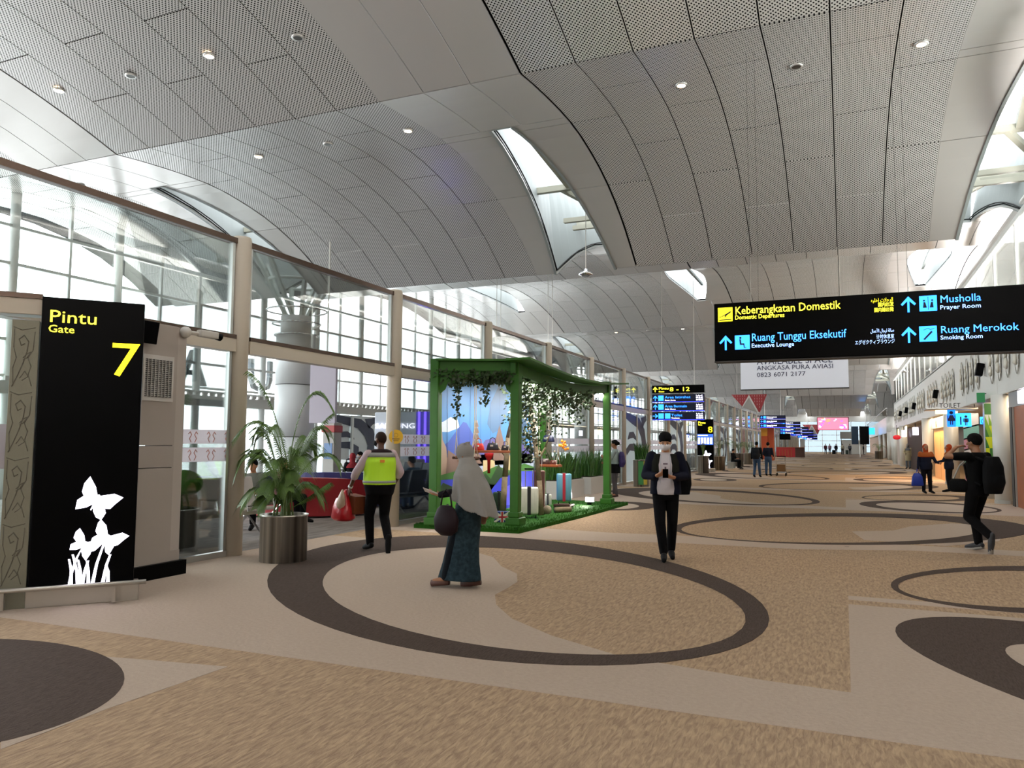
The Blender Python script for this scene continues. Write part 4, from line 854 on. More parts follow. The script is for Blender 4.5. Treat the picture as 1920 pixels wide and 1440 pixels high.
FR = [((.02, 0, 1.3), (-.2, 0, 2.3), (-.5, -.05, 2.5)), ((.03, 0, 1.2), (.2, .05, 2.75), (.62, 0, 2.02)), ((0, 0, 1.2), (-.25, .1, 2.25), (-.68, 0, 1.6)), ((-.05, 0, 1.0), (-.45, -.1, 1.75), (-.64, -.1, 1.12)), ((.05, 0, 1.0), (.3, .1, 1.7), (.58, .1, 1.95)), ((.05, 0, .9), (.45, 0, 1.7), (.72, -.1, 1.25)),
      ((.1, 0, .7), (.35, -.05, .85), (.55, -.1, 1.0)), ((0, 0, .8), (-.1, -.3, 1.7), (-.2, -.5, 1.15)), ((0, 0, .8), (.15, -.35, 1.75), (.25, -.55, 1.2)), ((0, 0, .7), (-.3, -.1, 1.2), (-.55, -.2, .75)), ((0, 0, .9), (-.1, .3, 2.1), (-.3, .5, 1.7)), ((0, 0, .9), (.2, .3, 2.0), (.4, .5, 1.5)), ((0, -.05, .65), (-.1, -.2, 1.3), (.05, -.35, .95)), ((0, 0, .65), (.25, -.15, 1.25), (.5, -.2, .8)), ((.0, 0, .8), (-.3, .1, 1.5), (-.45, .2, 1.45)), ((0, 0, .65), (-.15, -.15, 1.05), (-.35, -.3, .72))]
for k_ in range(11):
    an = random.uniform(0, 2*PI); q = random.uniform(.3, .6); z1 = random.uniform(.75, 1.7); FR.append(((.05*math.cos(an), .05*math.sin(an), .75), (q*.5*math.cos(an), q*.5*math.sin(an), z1+.45), (q*math.cos(an), q*math.sin(an), z1)))
for a, c, e in FR: frond(W3(*a), W3(*c), W3(*e), 44, .25).build('frond', leafg, t)
b = MB()
for i in range(14):
    an = random.uniform(0, 2*PI); r = random.uniform(.02, .2); b.cone((r*math.cos(an), r*math.sin(an), .55), (r*.3*math.cos(an), r*.3*math.sin(an), random.uniform(.9, 1.35)), .014, .007, 6)
b.build('stems', stemg, t)
def grass(n, rx, ry, h0, h1, z):
    b = MB()
    for i in range(n):
        x, y = random.uniform(-rx, rx), random.uniform(-ry, ry); h = random.uniform(h0, h1); an = random.uniform(0, 2*PI); lx, ly = math.cos(an)*h*.28, math.sin(an)*h*.28; w_ = .014+.01*random.random(); a2 = random.uniform(0, PI); wx, wy = math.cos(a2)*w_, math.sin(a2)*w_
        b.add([(x-wx, y-wy, z), (x+wx, y+wy, z), (x+lx*.4+wx, y+ly*.4+wy, z+h*.6), (x+lx*.4-wx, y+ly*.4-wy, z+h*.6), (x+lx, y+ly, z+h)], [(0, 1, 2, 3), (3, 2, 4)])
    return b
plm = mat('planter_white', 'C5C0BA', .4)
for i, (y0, y1, nm) in enumerate(((20.2, 22.4, 'long white planter of upright green blades behind the blue suitcase'), (23.1, 25.3, 'second white planter of green blades behind the standing woman'))):
    t = thing('planter_box', nm, 'planter', (-7.53, (y0+y1)/2, 0)); MB().bbox((0, 0, .27), (.54, y1-y0, .54), 0, None, .015).build('box', plm, t); MB().box((-.24, -(y1-y0)/2+.03, .5), (.24, (y1-y0)/2-.03, .56)).build('soil', soil, t)
    stuff(grass(210, .22, (y1-y0)/2-.08, .5, .95, .54).build('leaf_blades', leafd, t))
postr = mat('poster_green', '3E8A4A', .5); posty = mat('poster_yellow', 'C8B440', .5)
for i, (x, y, r, h, kind, nm) in enumerate(((-6.98, 28.4, .3, 1.0, 'g', 'steel pot of grass blades with a green poster, right of the standing woman'), (-7.15, 43.2, .3, .95, 'p', 'potted palm in steel cylinder left of the gate 8 totem'), (-7.05, 48.3, .36, .85, 'p', 'potted palm in steel cylinder right of the gate 8 totem'),
        (-6.95, 57, .33, .95, 'p', 'leafy potted plant beyond the seated man'), (-6.95, 63, .33, .9, 'p', 'potted plant left of the backpack walker'), (-6.9, 84, .3, .95, 'n', 'white cylinder pot beside the red counter'), (3.6, 97, .42, .9, 'p', 'bushy potted plant at the far right shops'))):
    t = thing('potted_plant', nm, 'plant', (x, y, 0)); pot(t, r, h)
    if kind == 'g':
        stuff(grass(150, .2, .2, .4, .75, h-.05).build('leaf_blades', leafd, t)); b = MB()
        for k_ in range(7):
            a0 = -1.7+.16*k_; a1 = a0+.16; rr = r+.013; b.add([(rr*math.cos(a0), rr*math.sin(a0), .08), (rr*math.cos(a1), rr*math.sin(a1), .08), (rr*math.cos(a1), rr*math.sin(a1), .95), (rr*math.cos(a0), rr*math.sin(a0), .95)], [(0, 1, 2, 3)], 0 if k_ < 4 else 1)
        b.build('poster', [postr, posty], t)
    elif kind == 'p':
        for k_ in range(9):
            an = k_*2*PI/9+random.random()*.4; q = random.uniform(.45, .7); z1 = h+random.uniform(.35, .75) if i not in (1, 2) else h+random.uniform(.7, 1.0)
            frond((0, 0, h-.05), (.25*q*math.cos(an), .25*q*math.sin(an), z1+.5), (q*math.cos(an)*1.3, q*math.sin(an)*1.3, z1-.1), 12, .3).build('frond', leafg, t)
        if i in (1, 2): MB().cyl((0, 0, h-.05), (0, 0, h+.7), .03, 8).build('stem', stemg, t)

# ------------------------------------------------------------------ swing pavilion
grn = mat('pavilion_green', '316219', .5, var=.12, vscale=5, spec=.3); turf = mat('artificial_turf', '2A5A16', .9, var=.4, vscale=60, bump=.6, bscale=300)
pv = thing('display_pavilion', 'green timber display pavilion with curved roof and turf base', 'pavilion', (0, 0, 0))
poly = [(-7.42, 12.6), (-5.3, 12.62), (-5.2, 16), (-5.2, 19.7), (-7.5, 19.7)]
b = MB(); b.prism(poly, (0, 0, 0), (1, 0, 0), (0, 1, 0), .07); b.build('turf_base', turf, pv)
b = MB(); random.seed(2)
for i in range(3600):
    e = random.random(); x, y = (random.uniform(-7.4, -5.22), random.uniform(12.6, 19.7)) if e < .5 else ((random.uniform(-5.5, -5.18), random.uniform(12.6, 19.7)) if e < .75 else (random.uniform(-7.4, -5.25), random.uniform(12.58, 12.8)))
    an = random.uniform(0, PI); dx, dy = .008*math.cos(an), .008*math.sin(an); b.add([(x-dx, y-dy, .05), (x+dx, y+dy, .05), (x+random.uniform(-.02, .02), y+random.uniform(-.02, .02), .11)], [(0, 1, 2)])
stuff(b.build('turf_blades', turf, pv))
PO = {'L': (-7.05, 12.72), 'M': (-5.68, 13.36), 'R': (-5.55, 19.0), 'B': (-7.12, 18.45)}; ZP = 3.1
for k_, (x, y) in PO.items():
    p = MB().bbox((x, y, .07+ZP/2), (.17, .17, ZP), 0, None, .012).build('post', grn, pv)
    MB().bbox((x, y, .14), (.3, .3, .14), 0, None, .02).build('plinth', grn, p); MB().bbox((x, y, .26), (.22, .22, .1), 0, None, .02).build('plinth_cap', grn, p)
def beam(a, c, z0, z1, w_, name, sag=0, n=1):
    b = MB(); a, c = Vector((a[0], a[1], 0)), Vector((c[0], c[1], 0)); d = (c-a).normalized(); s_ = d.cross(Vector((0, 0, 1)))*w_/2
    for i in range(n):
        p, q = a.lerp(c, i/n), a.lerp(c, (i+1)/n); ga, gb = -sag*math.sin(PI*i/n), -sag*math.sin(PI*(i+1)/n)
        vs = [p-s_+Vector((0, 0, z0+ga)), p+s_+Vector((0, 0, z0+ga)), q+s_+Vector((0, 0, z0+gb)), q-s_+Vector((0, 0, z0+gb))]; vs += [Vector((v.x, v.y, v.z+z1-z0)) for v in vs]
        b.add(vs, [(3, 2, 1, 0), (4, 5, 6, 7), (0, 1, 5, 4), (1, 2, 6, 5), (2, 3, 7, 6), (3, 0, 4, 7)])
    return b.build(name, grn, pv)
beam(PO['L'], PO['M'], 2.95, 3.13, .1, 'front_beam'); beam(PO['L'], PO['M'], 3.13, 3.17, .3, 'roof_board'); beam(PO['L'], PO['M'], 2.8, 2.95, .05, 'lower_beam')
beam((-5.68, 13.2), (-5.55, 19.15), 2.9, 3.1, .1, 'side_beam', .16, 14); beam((-5.5, 13.0), (-5.35, 19.5), 3.13, 3.17, .5, 'roof_board', .16, 14)
beam(PO['B'], PO['R'], 2.95, 3.13, .1, 'back_beam'); beam(PO['L'], PO['B'], 2.95, 3.13, .1, 'rear_beam')
for (x, y, dx, dy) in ((-7.05, 12.72, .25, .12), (-5.68, 13.36, -.25, -.12), (-7.12, 18.45, .3, .1)):
    b = MB(); b.prism([(0, 0), (0, -.42), (.06, -.42), (.1, -.3), (.2, -.22), (.24, -.12), (.4, -.1), (.42, 0)], (x, y, 2.82), (dx*3.2, dy*3.2, 0), (0, 0, 1), .04); b.build('bracket', grn, pv)
# printed mural
MB().box((-7.2, 12.88, .07), (-7.16, 17.97, 2.97)).build('mural_back', mat('mural_back_navy', '14182A', .6), pv); mu = MB().box((-7.16, 12.9, .07), (-7.15, 17.95, 2.95)).build('mural_panel', mat('mural_sky', '4583BE', .5, var=.15, vscale=1), pv)
MC = {k_: mat('mural_'+k_, v, .5) for k_, v in dict(cloud='C9D6E0', peak='3E56A8', peak2='57508C', stone='7A6258', stone2='A88F7E', field='5FA83C', trees='3C6E2C', river='3A44C8', river2='6F6AF0', brown='6E4B34', haze='A9B4D0', house='C9B48A', shade='34506E', shade2='4A6E94', leafy='23401E').items()}
def mp(pts, m, lay): b = MB(); tri_m(b, pts, -7.148+.0012*lay); b.build('mural_shape', MC[m], mu)
def tri_m(b, poly, x):
    from mathutils.geometry import tessellate_polygon
    tr = tessellate_polygon([[Vector((a, z, 0)) for a, z in poly]]); b.add([(x, 12.9+a, z) for a, z in poly], [tuple(t_) for t_ in tr])
mp([(0, 1.95), (.3, 2.0), (.6, 2.1), (.9, 2.05), (1.0, 1.9), (.5, 1.8), (0, 1.8)], 'cloud', 1); mp([(3.4, 2.3), (3.8, 2.45), (4.3, 2.4), (4.6, 2.25), (4, 2.2)], 'cloud', 1)
mp([(0, 1.45), (.5, 1.6), (.8, 1.8), (1.15, 2.02), (1.3, 2.0), (1.7, 1.7), (2.1, 1.5), (2.1, 1.2), (0, 1.2)], 'peak', 2)
mp([(1.6, 1.2), (2.2, 1.65), (2.8, 1.72), (3.4, 1.6), (4.2, 1.62), (5.0, 1.45), (5.0, 1.1), (1.6, 1.1)], 'peak2', 3)
mp([(0, .95), (5.05, .95), (5.05, 1.3), (4, 1.36), (3, 1.28), (2.2, 1.35), (1, 1.25), (0, 1.3)], 'haze', 3)
mp([(.0, .9), (.0, 1.5), (.12, 1.6), (.2, 2.1), (.27, 1.65), (.42, 1.5), (.5, 1.2), (.75, .95), (.75, .88), (0, .88)], 'stone2', 4); mp([(.4, .9), (.5, 1.45), (.8, 1.35), (1.1, 1.25), (1.5, .9)], 'stone', 5)
mp([(2.3, 2.0), (2.5, 2.5), (2.9, 2.88), (3.3, 2.8), (3.4, 2.3), (3.0, 1.9), (2.6, 1.8)], 'shade2', 1); mp([(3.9, 1.6), (3.7, 2.2), (4.0, 2.7), (4.5, 2.88), (4.9, 2.7), (4.6, 2.2), (4.4, 1.6)], 'shade', 1)  # palm shadow on the mural, painted as dark blue shapes
for a_ in (.45, .95, 1.45, 1.95, 2.45, 2.95, 3.6, 4.3): mp([(a_, 1.3), (a_+.012, 1.3), (a_+.012, 2.94), (a_, 2.94)], 'shade', 7)
mp([(1.9, .55), (2.2, .95), (2.5, .8), (2.9, 1.12), (3.3, .85), (3.9, 1.05), (4.4, .8), (4.4, .55)], 'leafy', 7); mp([(0, .6), (.3, .82), (.7, .72), (1.1, .84), (1.5, .66), (1.5, .56), (0, .56)], 'leafy', 9)
for j in range(7): z = 1.15+.13*j; w_ = .3-.03*j; mp([(1.75-w_, z), (1.75+w_, z), (1.75+w_*.5, z+.1), (1.75-w_*.5, z+.1)], 'stone', 6); mp([(1.75-w_*.45, z+.08), (1.75+w_*.45, z+.08), (1.75+w_*.45, z+.14), (1.75-w_*.45, z+.14)], 'stone2', 6)
mp([(2.6, 1.2), (2.7, 1.6), (2.95, 2.0), (3.2, 1.6), (3.3, 1.2)], 'stone', 5); mp([(3.3, .95), (3.4, 1.3), (3.9, 1.3), (4.0, .95)], 'house', 5); mp([(2.1, .95), (2.1, 1.22), (2.7, 1.22), (2.7, .95)], 'house', 5)
mp([(0, .6), (5.05, .55), (5.05, 1.0), (4.4, 1.1), (3.6, .95), (2.8, 1.08), (2, .95), (1.1, 1.05), (0, .95)], 'trees', 6)
mp([(0, .08), (5.05, .08), (5.05, .5), (3.6, .55), (2.4, .7), (1.2, .72), (0, .78)], 'field', 7); mp([(0, .72), (1.2, .7), (2.0, .8), (1.2, .86), (0, .88)], 'river', 8); mp([(2.0, .3), (3.0, .8), (4.2, .92), (5.05, .9), (5.05, .3), (3.8, .1), (2.6, .1)], 'river', 8); mp([(2.9, .2), (3.4, .6), (4.2, .75), (4.4, .4), (3.8, .15)], 'river2', 9)
barkm = mat('birch_bark', '8A7A62', .8, var=.35, vscale=14, bump=.3); ivy = mat('ivy_leaf', '2A3E1C', .5, var=.5, vscale=20); ropem = mat('rope', 'B8AE9A', .8)
def trunk(pts, r, label, br):
    t = thing('birch_trunk', label, 'tree trunk', (0, 0, 0)); MB().tube(pts, r, 10).build('trunk', barkm, t, True)
    for p in br: MB().tube(p, [.03, .022, .012], 6).build('branch', barkm, t, True)
trunk([(-6.5, 14.6, .07), (-6.45, 14.6, .9), (-6.38, 14.6, 1.7), (-6.2, 14.6, 2.4), (-6.15, 14.6, 2.92)], [.07, .06, .055, .05, .045], 'pale birch trunk left of the front pavilion post', [[(-6.38, 14.6, 1.7), (-6.2, 14.5, 1.95), (-6.1, 14.4, 2.3)], [(-6.42, 14.6, 1.3), (-6.6, 14.6, 1.5), (-6.75, 14.6, 1.62)]])
trunk([(-5.95, 15.4, .07), (-6.0, 15.4, .8), (-6.1, 15.4, 1.6), (-6.2, 15.4, 2.3), (-6.25, 15.4, 2.9)], [.06, .055, .05, .045, .04], 'ivy clad birch trunk just right of the front pavilion post', [[(-6.05, 15.4, 1.2), (-5.9, 15.5, 1.5), (-5.8, 15.5, 1.8)]])
def ivy_strand(p, L, n, sp=.06):
    b = MB(); x, y, z = p; b.tube([(x, y, z), (x+.02, y, z-L*.5), (x, y+.01, z-L)], .004, 4)
    for i in range(n):
        q = Vector((x+random.gauss(0, sp), y+random.gauss(0, sp), z-random.random()*L)); a = Vector((random.gauss(0, 1), random.gauss(0, 1), random.gauss(0, 1))).normalized(); c = a.orthogonal().normalized(); s_ = random.uniform(.035, .06)
        b.add([q, q+a*s_*.6+c*s_*.6, q+a*s_*1.6, q+a*s_*.6-c*s_*.6], [(0, 1, 2, 3)])
    return b
t = thing('ivy_garland', 'dark ivy garland trailing from the pavilion beams', 'garland', (0, 0, 0)); random.seed(9)
for i in range(12): f = i/11; ivy_strand((-6.95+1.15*f, 12.8+.5*f, 2.95), .2+.1*random.random(), 90, .08).build('ivy_bunch', ivy, t)
ivy_strand((-6.72, 12.95, 2.9), .85, 90, .035).build('ivy_strand', ivy, t); ivy_strand((-6.2, 13.1, 2.9), .6, 70, .035).build('ivy_strand', ivy, t)
for i in range(16): f = i/15; ivy_strand((-5.72+.05*f, 13.6+4.2*f, 2.9-.12*math.sin(PI*f)), (.9, .6, 1.3, .5, .35)[i % 5]*(1-.5*f), 120, .09).build('ivy_strand', ivy, t)
for (p, L, n) in (((-6.15, 15.35, 2.9), 1.7, 420), ((-6.25, 14.6, 2.9), .9, 160)): ivy_strand(p, L, n, .12).build('ivy_bunch', ivy, t)
flw = mat('blossom_cream', 'D8C8B0', .6); flo = mat('blossom_orange', 'E08A1E', .6, emit=.1)
b = MB()
for i in range(60): b.ell((-6.1+random.gauss(0, .12), 15.3+random.gauss(0, .12), random.uniform(1.2, 2.3)), .02, 0, 5)
b.build('blossoms', flw, t)
for i in range(5): pass
# swings with handbags
def swing(c, wx, wy, label, z_top=2.95, plank=wood):
    t = thing('swing_shelf', label, 'shelf', c); MB().bbox((0, 0, 0), (wx, wy, .05), 0, None, .01).build('plank', plank, t)
    for sx in (-1, 1):
        MB().tube([(sx*wx*.42, -wy*.4, 0), (sx*wx*.42, 0, .45), (sx*wx*.42, wy*.4, 0)], .008, 5).build('rope', ropem, t); MB().cyl((sx*wx*.42, 0, .45), (sx*wx*.42, 0, z_top-c[2]), .008, 5).build('rope', ropem, t)
    return t
def handbag(loc, s_, col, label, rz=0, mt=.4):
    t = thing('handbag', label, 'handbag', loc, rz); m = mat('bag_'+col, col, mt, var=.2, vscale=10)
    b = MB(); b.loft([(0, 0, 0, .95*s_, .38*s_), (0, 0, .15*s_, 1.0*s_, .42*s_), (0, 0, .7*s_, .85*s_, .3*s_), (0, 0, 1.05*s_, .7*s_, .12*s_)], 18); b.build('body', m, t, True)
    MB().box((-.2*s_, -.42*s_, .55*s_), (.2*s_, -.3*s_, .8*s_)).build('clasp', gold, t); MB().tube([(-.45*s_, 0, 1.0*s_), (-.4*s_, 0, 1.6*s_), (0, 0, 1.85*s_), (.4*s_, 0, 1.6*s_), (.45*s_, 0, 1.0*s_)], .05*s_, 6).build('handle', m, t, True)
    return t
swing((-6.42, 13.9, 1.42), .95, .26, 'light wood swing shelf with handbags, left of the front post'); swing((-6.2, 16.5, 1.08), .55, .3, 'hanging wooden tray with brown bags, right of the front post')
swing((-6.75, 13.4, 1.3), .5, .2, 'narrow swing board behind the white headscarf', plank=dwood)
handbag((-6.72, 13.9, 1.445), .13, 'B8281E', 'red fringed handbag on the light wood swing shelf'); handbag((-6.42, 13.92, 1.445), .14, '15131A', 'black handbag on the light wood swing shelf'); handbag((-6.13, 13.9, 1.445), .1, '1A1614', 'small black bag at the right end of the swing shelf')
handbag((-6.3, 16.5, 1.105), .13, '3A1E16', 'dark brown bag on the hanging tray', .3); handbag((-6.08, 16.5, 1.105), .1, '5A2A1E', 'reddish brown purse on the hanging tray'); 
t = handbag((-6.28, 16.7, 1.62), .15, '161C3A', 'navy handbag hung on a rope right of the front post'); MB().cyl((0, 0, .27), (0, 0, 1.3), .006, 5).build('rope', ropem, t)
t = thing('orange_blossom', 'orange artificial flower beside the navy handbag', 'flower', (-6.0, 16.9, 1.55)); b = MB(); random.seed(4)
for i in range(14): b.ell((random.gauss(0, .05), random.gauss(0, .04), random.gauss(0, .05)), .035, 0, 6)
b.build('petals', flo, t, True); MB().cyl((0, 0, .05), (0, 0, 1.38), .005, 5).build('wire', stemg, t)
t = thing('red_scarf', 'red scarf hanging below the swing shelf', 'scarf', (-6.42, 13.75, 1.0)); MB().loft([(0, 0, 0, .03, .015), (0, 0, .25, .035, .02), (.0, 0, .33, .09, .03), (0, 0, .39, .1, .02)], 10).build('cloth', mat('scarf_red', 'B0201C', .8), t, True)
# round sticker on the second partition post
t = thing('round_sticker', 'round yellow notice sticker on the post behind the vest man', 'sticker', (-7.83, 12.58, 1.7), math.radians(30)); MB().cyl((0, 0, 0), (0, .008, 0), .135, 32).build('disc', mat('sticker_yellow', 'D9A81E', .5), t)
b = MB(); b.lathe([(.035, -.004), (.04, -.004), (.04, -.001), (.035, -.001)], (0, 0, 0), 16); o = b.build('symbol', mat('sticker_brown', '7A5A18', .6), t, loc=(0, -.004, .03)); o.rotation_euler = (PI/2, 0, 0); MB().box((-.07, -.005, -.05), (.07, -.001, -.035)).build('caption_bar', MATS['sticker_brown'], t); MB().box((-.05, -.005, -.08), (.05, -.001, -.068)).build('caption_bar', MATS['sticker_brown'], t)
# suitcases
def suitcase(loc, w_, d, h, body, stripe, label, rz=0, handle=True):
    t = thing('suitcase', label, 'suitcase', loc, rz); MB().bbox((0, 0, .05+h/2), (w_, d, h-.05), 0, None, min(w_, d)*.18).build('shell', body, t, True)
    MB().bbox((0, 0, .05+h/2), (w_*.2, d+.012, h-.03), 0, None, .01).build('strap', stripe, t)
    for sx in (-1, 1):
        for sy in (-1, 1): MB().cyl((sx*w_*.36-.01, sy*d*.3, .025), (sx*w_*.36+.01, sy*d*.3, .025), .025, 10).build('wheel', black, t)
    for i in (-1, 1): MB().box((i*w_*.28-.006, -d/2-.008, .1), (i*w_*.28+.006, -d/2+.01, h-.05)).build('rib', body, t)
    if handle:
        for sx in (-1, 1): MB().cyl((sx*w_*.2, d*.3, h), (sx*w_*.2, d*.3, h+.38), .009, 8).build('handle_tube', chrome, t)
        MB().bbox((0, d*.3, h+.39), (w_*.5, .03, .03), 0, None, .01).build('grip', black, t)
    else: MB().tube([(-w_*.2, 0, h), (-w_*.16, 0, h+.035), (w_*.16, 0, h+.035), (w_*.2, 0, h)], .01, 6).build('grip', black, t)
    return t
cream = mat('case_cream', 'D6D3C4', .4, var=.1, vscale=10); blackst = mat('strap_black', '141414', .5); teal = mat('case_teal', '5E95A8', .35); redst = mat('strap_red', 'A81E2E', .5)
suitcase((-5.95, 14.7, .07), .38, .24, .6, cream, blackst, 'cream suitcase with black strap and raised handle beside the front post', .4)
st = thing('wooden_stand', 'small wooden stand under the blue suitcase', 'stand', (-6.2, 17.55, .07)); MB().bbox((0, 0, .05), (.42, .36, .05), 0, None, .01).build('top', dwood, st)
for sx in (-1, 1):
    for sy in (-1, 1): MB().box((sx*.17-.02, sy*.14-.02, 0), (sx*.17+.02, sy*.14+.02, .03)).build('foot', dwood, st)
suitcase((-6.2, 17.55, .145), .36, .24, .7, teal, redst, 'pale blue suitcase with red strap standing on a wooden stand', .35, False)
suitcase((-6.4, 17.0, .07), .16, .12, .3, cream, blackst, 'tiny white suitcase left of the pale blue one', .3, False); suitcase((-6.75, 15.0, .07), .26, .2, .46, mat('case_green', '22382A', .4), blackst, 'dark green suitcase below the swing shelf', .3, False)
suitcase((-6.15, 15.8, .07), .24, .18, .9, mat('case_brown', '6A4038', .5), blackst, 'slim brown suitcase behind the cream one', .3, True)
t = thing('flag_box', 'small box printed with a red, white and blue flag on the turf', 'box', (-6.12, 13.75, .07), .35)
MB().bbox((0, 0, .1), (.3, .2, .2), 0, None, .006).build('box_body', mat('flag_blue', '20306A', .6), t); fr_, fwh = mat('flag_red', 'B5202A', .6), mat('flag_white', 'E0D8C8', .6)
b = MB(); y_ = -.102
for (a, c) in (((-.15, 0), (.15, .2)), ((-.15, .2), (.15, 0))):
    dx, dz = c[0]-a[0], c[1]-a[1]; L = math.hypot(dx, dz); nx, nz = -dz/L*.02, dx/L*.02; b.add([(a[0]-nx, y_, a[1]-nz), (c[0]-nx, y_, c[1]-nz), (c[0]+nx, y_, c[1]+nz), (a[0]+nx, y_, a[1]+nz)], [(0, 1, 2, 3)])
b.box((-.03, y_-.002, 0), (.03, y_-.001, .2)); b.box((-.15, y_-.002, .07), (.15, y_-.001, .13)); b.build('flag_white_bars', fwh, t)
b = MB(); b.box((-.017, y_-.004, 0), (.017, y_-.003, .2)); b.box((-.15, y_-.004, .083), (.15, y_-.003, .117)); b.build('flag_red_cross', fr_, t)
t = thing('log_block', 'short wooden log lying on the turf edge', 'log', (-5.75, 16.2, .07), .9); MB().cyl((-.2, 0, .06), (.2, 0, .06), .06, 12).build('bark', barkm, t, True)
t = thing('decor_rock', 'pale rounded rock beside the log', 'rock', (-5.95, 15.75, .07)); MB().ell((0, 0, .08), (.1, .09, .1), 0, 12).build('rock_body', mat('rock', '9A8C78', .9, bump=.5, bscale=20), t, True)
t = thing('flower_bouquet', 'heap of gold and cream flowers at the left pavilion corner', 'flowers', (-6.8, 13.05, .07)); gl = mat('flower_gold', 'B58A3C', .5, var=.3, vscale=20); random.seed(8)
for i in range(34): MB().ell((random.gauss(0, .12), random.gauss(0, .1), .06+abs(random.gauss(0, .14))), random.uniform(.02, .045), 0, 7).build('flower_head', (gl, flw, ivy)[i % 3], t, True)
t = thing('floodlight', 'small lit floodlight on the turf at the right end', 'lamp', (-5.85, 18.45, .07)); MB().bbox((0, .04, .12), (.24, .06, .14), 0, (-.5, 0, .3), .01).build('housing', alu, t); MB().bbox((0, .0, .13), (.2, .01, .11), 0, (-.5, 0, .3), .002).build('lamp_glass', mat('flood_glow', 'FFF8E8', emit=14), t); MB().box((-.05, -.02, 0), (.05, .06, .06)).build('foot', black, t)
spot('flood_beam', (-5.85, 18.35, .28), 60, (1, .95, .85), 130, 1, (math.radians(75), 0, math.radians(150)))
t = thing('pavilion_spotlight', 'small spotlight under the right roof corner', 'lamp', (-5.65, 18.8, 2.8)); MB().ell((0, 0, 0), .07, 0, 12).build('lamp', mat('spot_glow', 'FFF6E0', emit=10), t, True); MB().cyl((0, 0, 0), (.05, .1, .1), .04, 8).build('housing', black, t)
spot('pavilion_beam', (-5.7, 18.6, 2.75), 70, (1, .95, .88), 110, 1, (math.radians(55), 0, math.radians(150)))
area('pavilion_top_light', (-6.0, 15.6, 2.8), (.5, 4.5), 130, (1, .97, .92))
spot('blue_uplight', (-6.3, 15.9, .2), 10, (.25, .25, 1), 80, 1, (math.radians(82), 0, math.radians(90)))

# ------------------------------------------------------------------ waiting area seats
seatm = mat('seat_grey', '9A938F', .5); seatd = mat('seat_navy', '23283A', .4)
def bench(loc, rz, n, label, colours):
    t = thing('beam_seats', label, 'seats', loc, rz); W = .6
    MB().box((-n*W/2, -.03, .34), (n*W/2, .03, .4)).build('beam', alu, t)
    for i in range(n):
        x = (-n/2+.5+i)*W; m = colours[i % len(colours)]
        MB().bbox((x, .05, .44), (.52, .48, .06), 0, (.06, 0, 0), .02).build('seat', m, t); MB().bbox((x, -.24, .72), (.52, .06, .52), 0, (.25, 0, 0), .02).build('backrest', m, t)
    for i in range(n+1):
        x = (-n/2+i)*W; b = MB(); b.tube([(x, -.2, .42), (x, -.2, .64), (x, .2, .64), (x, .24, .42)], .016, 6); b.build('armrest', chrome, t)
    for x in (-n*W/2+.35, n*W/2-.35): b = MB(); b.tube([(x, -.35, .02), (x, -.02, .34), (x, .35, .02)], .02, 6); b.build('leg', chrome, t)
    return t
bench((-9.5, 9.6, 0), math.radians(-95), 4, 'row of pale seats seen from the side through the first glass pane', [mat('seat_pale', 'B8B0AC', .5)])
bench((-11.6, 9.4, 0), math.radians(-95), 4, 'second row of pale seats deeper behind the first glass pane', [MATS['seat_pale']])
bench((-15.2, 21.6, 0), math.radians(150), 5, 'row of grey and navy seats beyond the blue sofa', [seatm, seatd]); bench((-12.0, 20.4, 0), math.radians(150), 4, 'dark seat row near the lit phone shop', [seatd])
bench((-9.2, 15.4, 0), math.radians(80), 3, 'black seats just behind the glass, beside the left pavilion post', [mat('seat_black', '14151C', .4)]); bench((-10.5, 12.2, 0), math.radians(-80), 3, 'dark seats behind the potted palm', [seatd])
bench((-10.6, 26.5, 0), math.radians(180), 4, 'far dark seats behind the planters', [seatd])
def sofa(cx, cy, r, a0, a1, h, m, label):
    t = thing('curved_sofa', label, 'sofa', (cx, cy, 0)); n = 18
    for nm, r0_, r1_, z0, z1 in (('seat_base', r-.75, r-.2, .04, .45), ('backrest', r-.22, r, .04, h)):
        vs = []
        for i in range(n+1):
            a = math.radians(a0+(a1-a0)*i/n); c, s_ = math.cos(a), math.sin(a)
            zz = z1-(.12*abs(2*i/n-1)**3 if nm == 'backrest' else 0)
            vs += [(r0_*c, r0_*s_, z0), (r1_*c, r1_*s_, z0), (r1_*c*1.01, r1_*s_*1.01, zz), (r0_*c, r0_*s_, zz)]
        b = MB(); b.add(vs, [f for i in range(n) for f in ((4*i, 4*i+4, 4*i+5, 4*i+1), (4*i+1, 4*i+5, 4*i+6, 4*i+2), (4*i+2, 4*i+6, 4*i+7, 4*i+3), (4*i+3, 4*i+7, 4*i+4, 4*i))]+[(0, 1, 2, 3), (4*n+3, 4*n+2, 4*n+1, 4*n)]); b.build(nm, m, t, flip=True)
    MB().lathe([(r-.7, 0), (r-.05, 0), (r-.05, .04), (r-.7, .04)], n=8) if 0 else None
sofa(-11.3, 14.6, 1.75, -135, -5, .84, mat('sofa_red', '9C1A22', .5), 'curved red sofa back behind the potted palm'); sofa(-12.2, 17.1, 1.9, -120, 10, .86, mat('sofa_blue', '2A2C66', .45), 'curved dark blue sofa behind the red one')
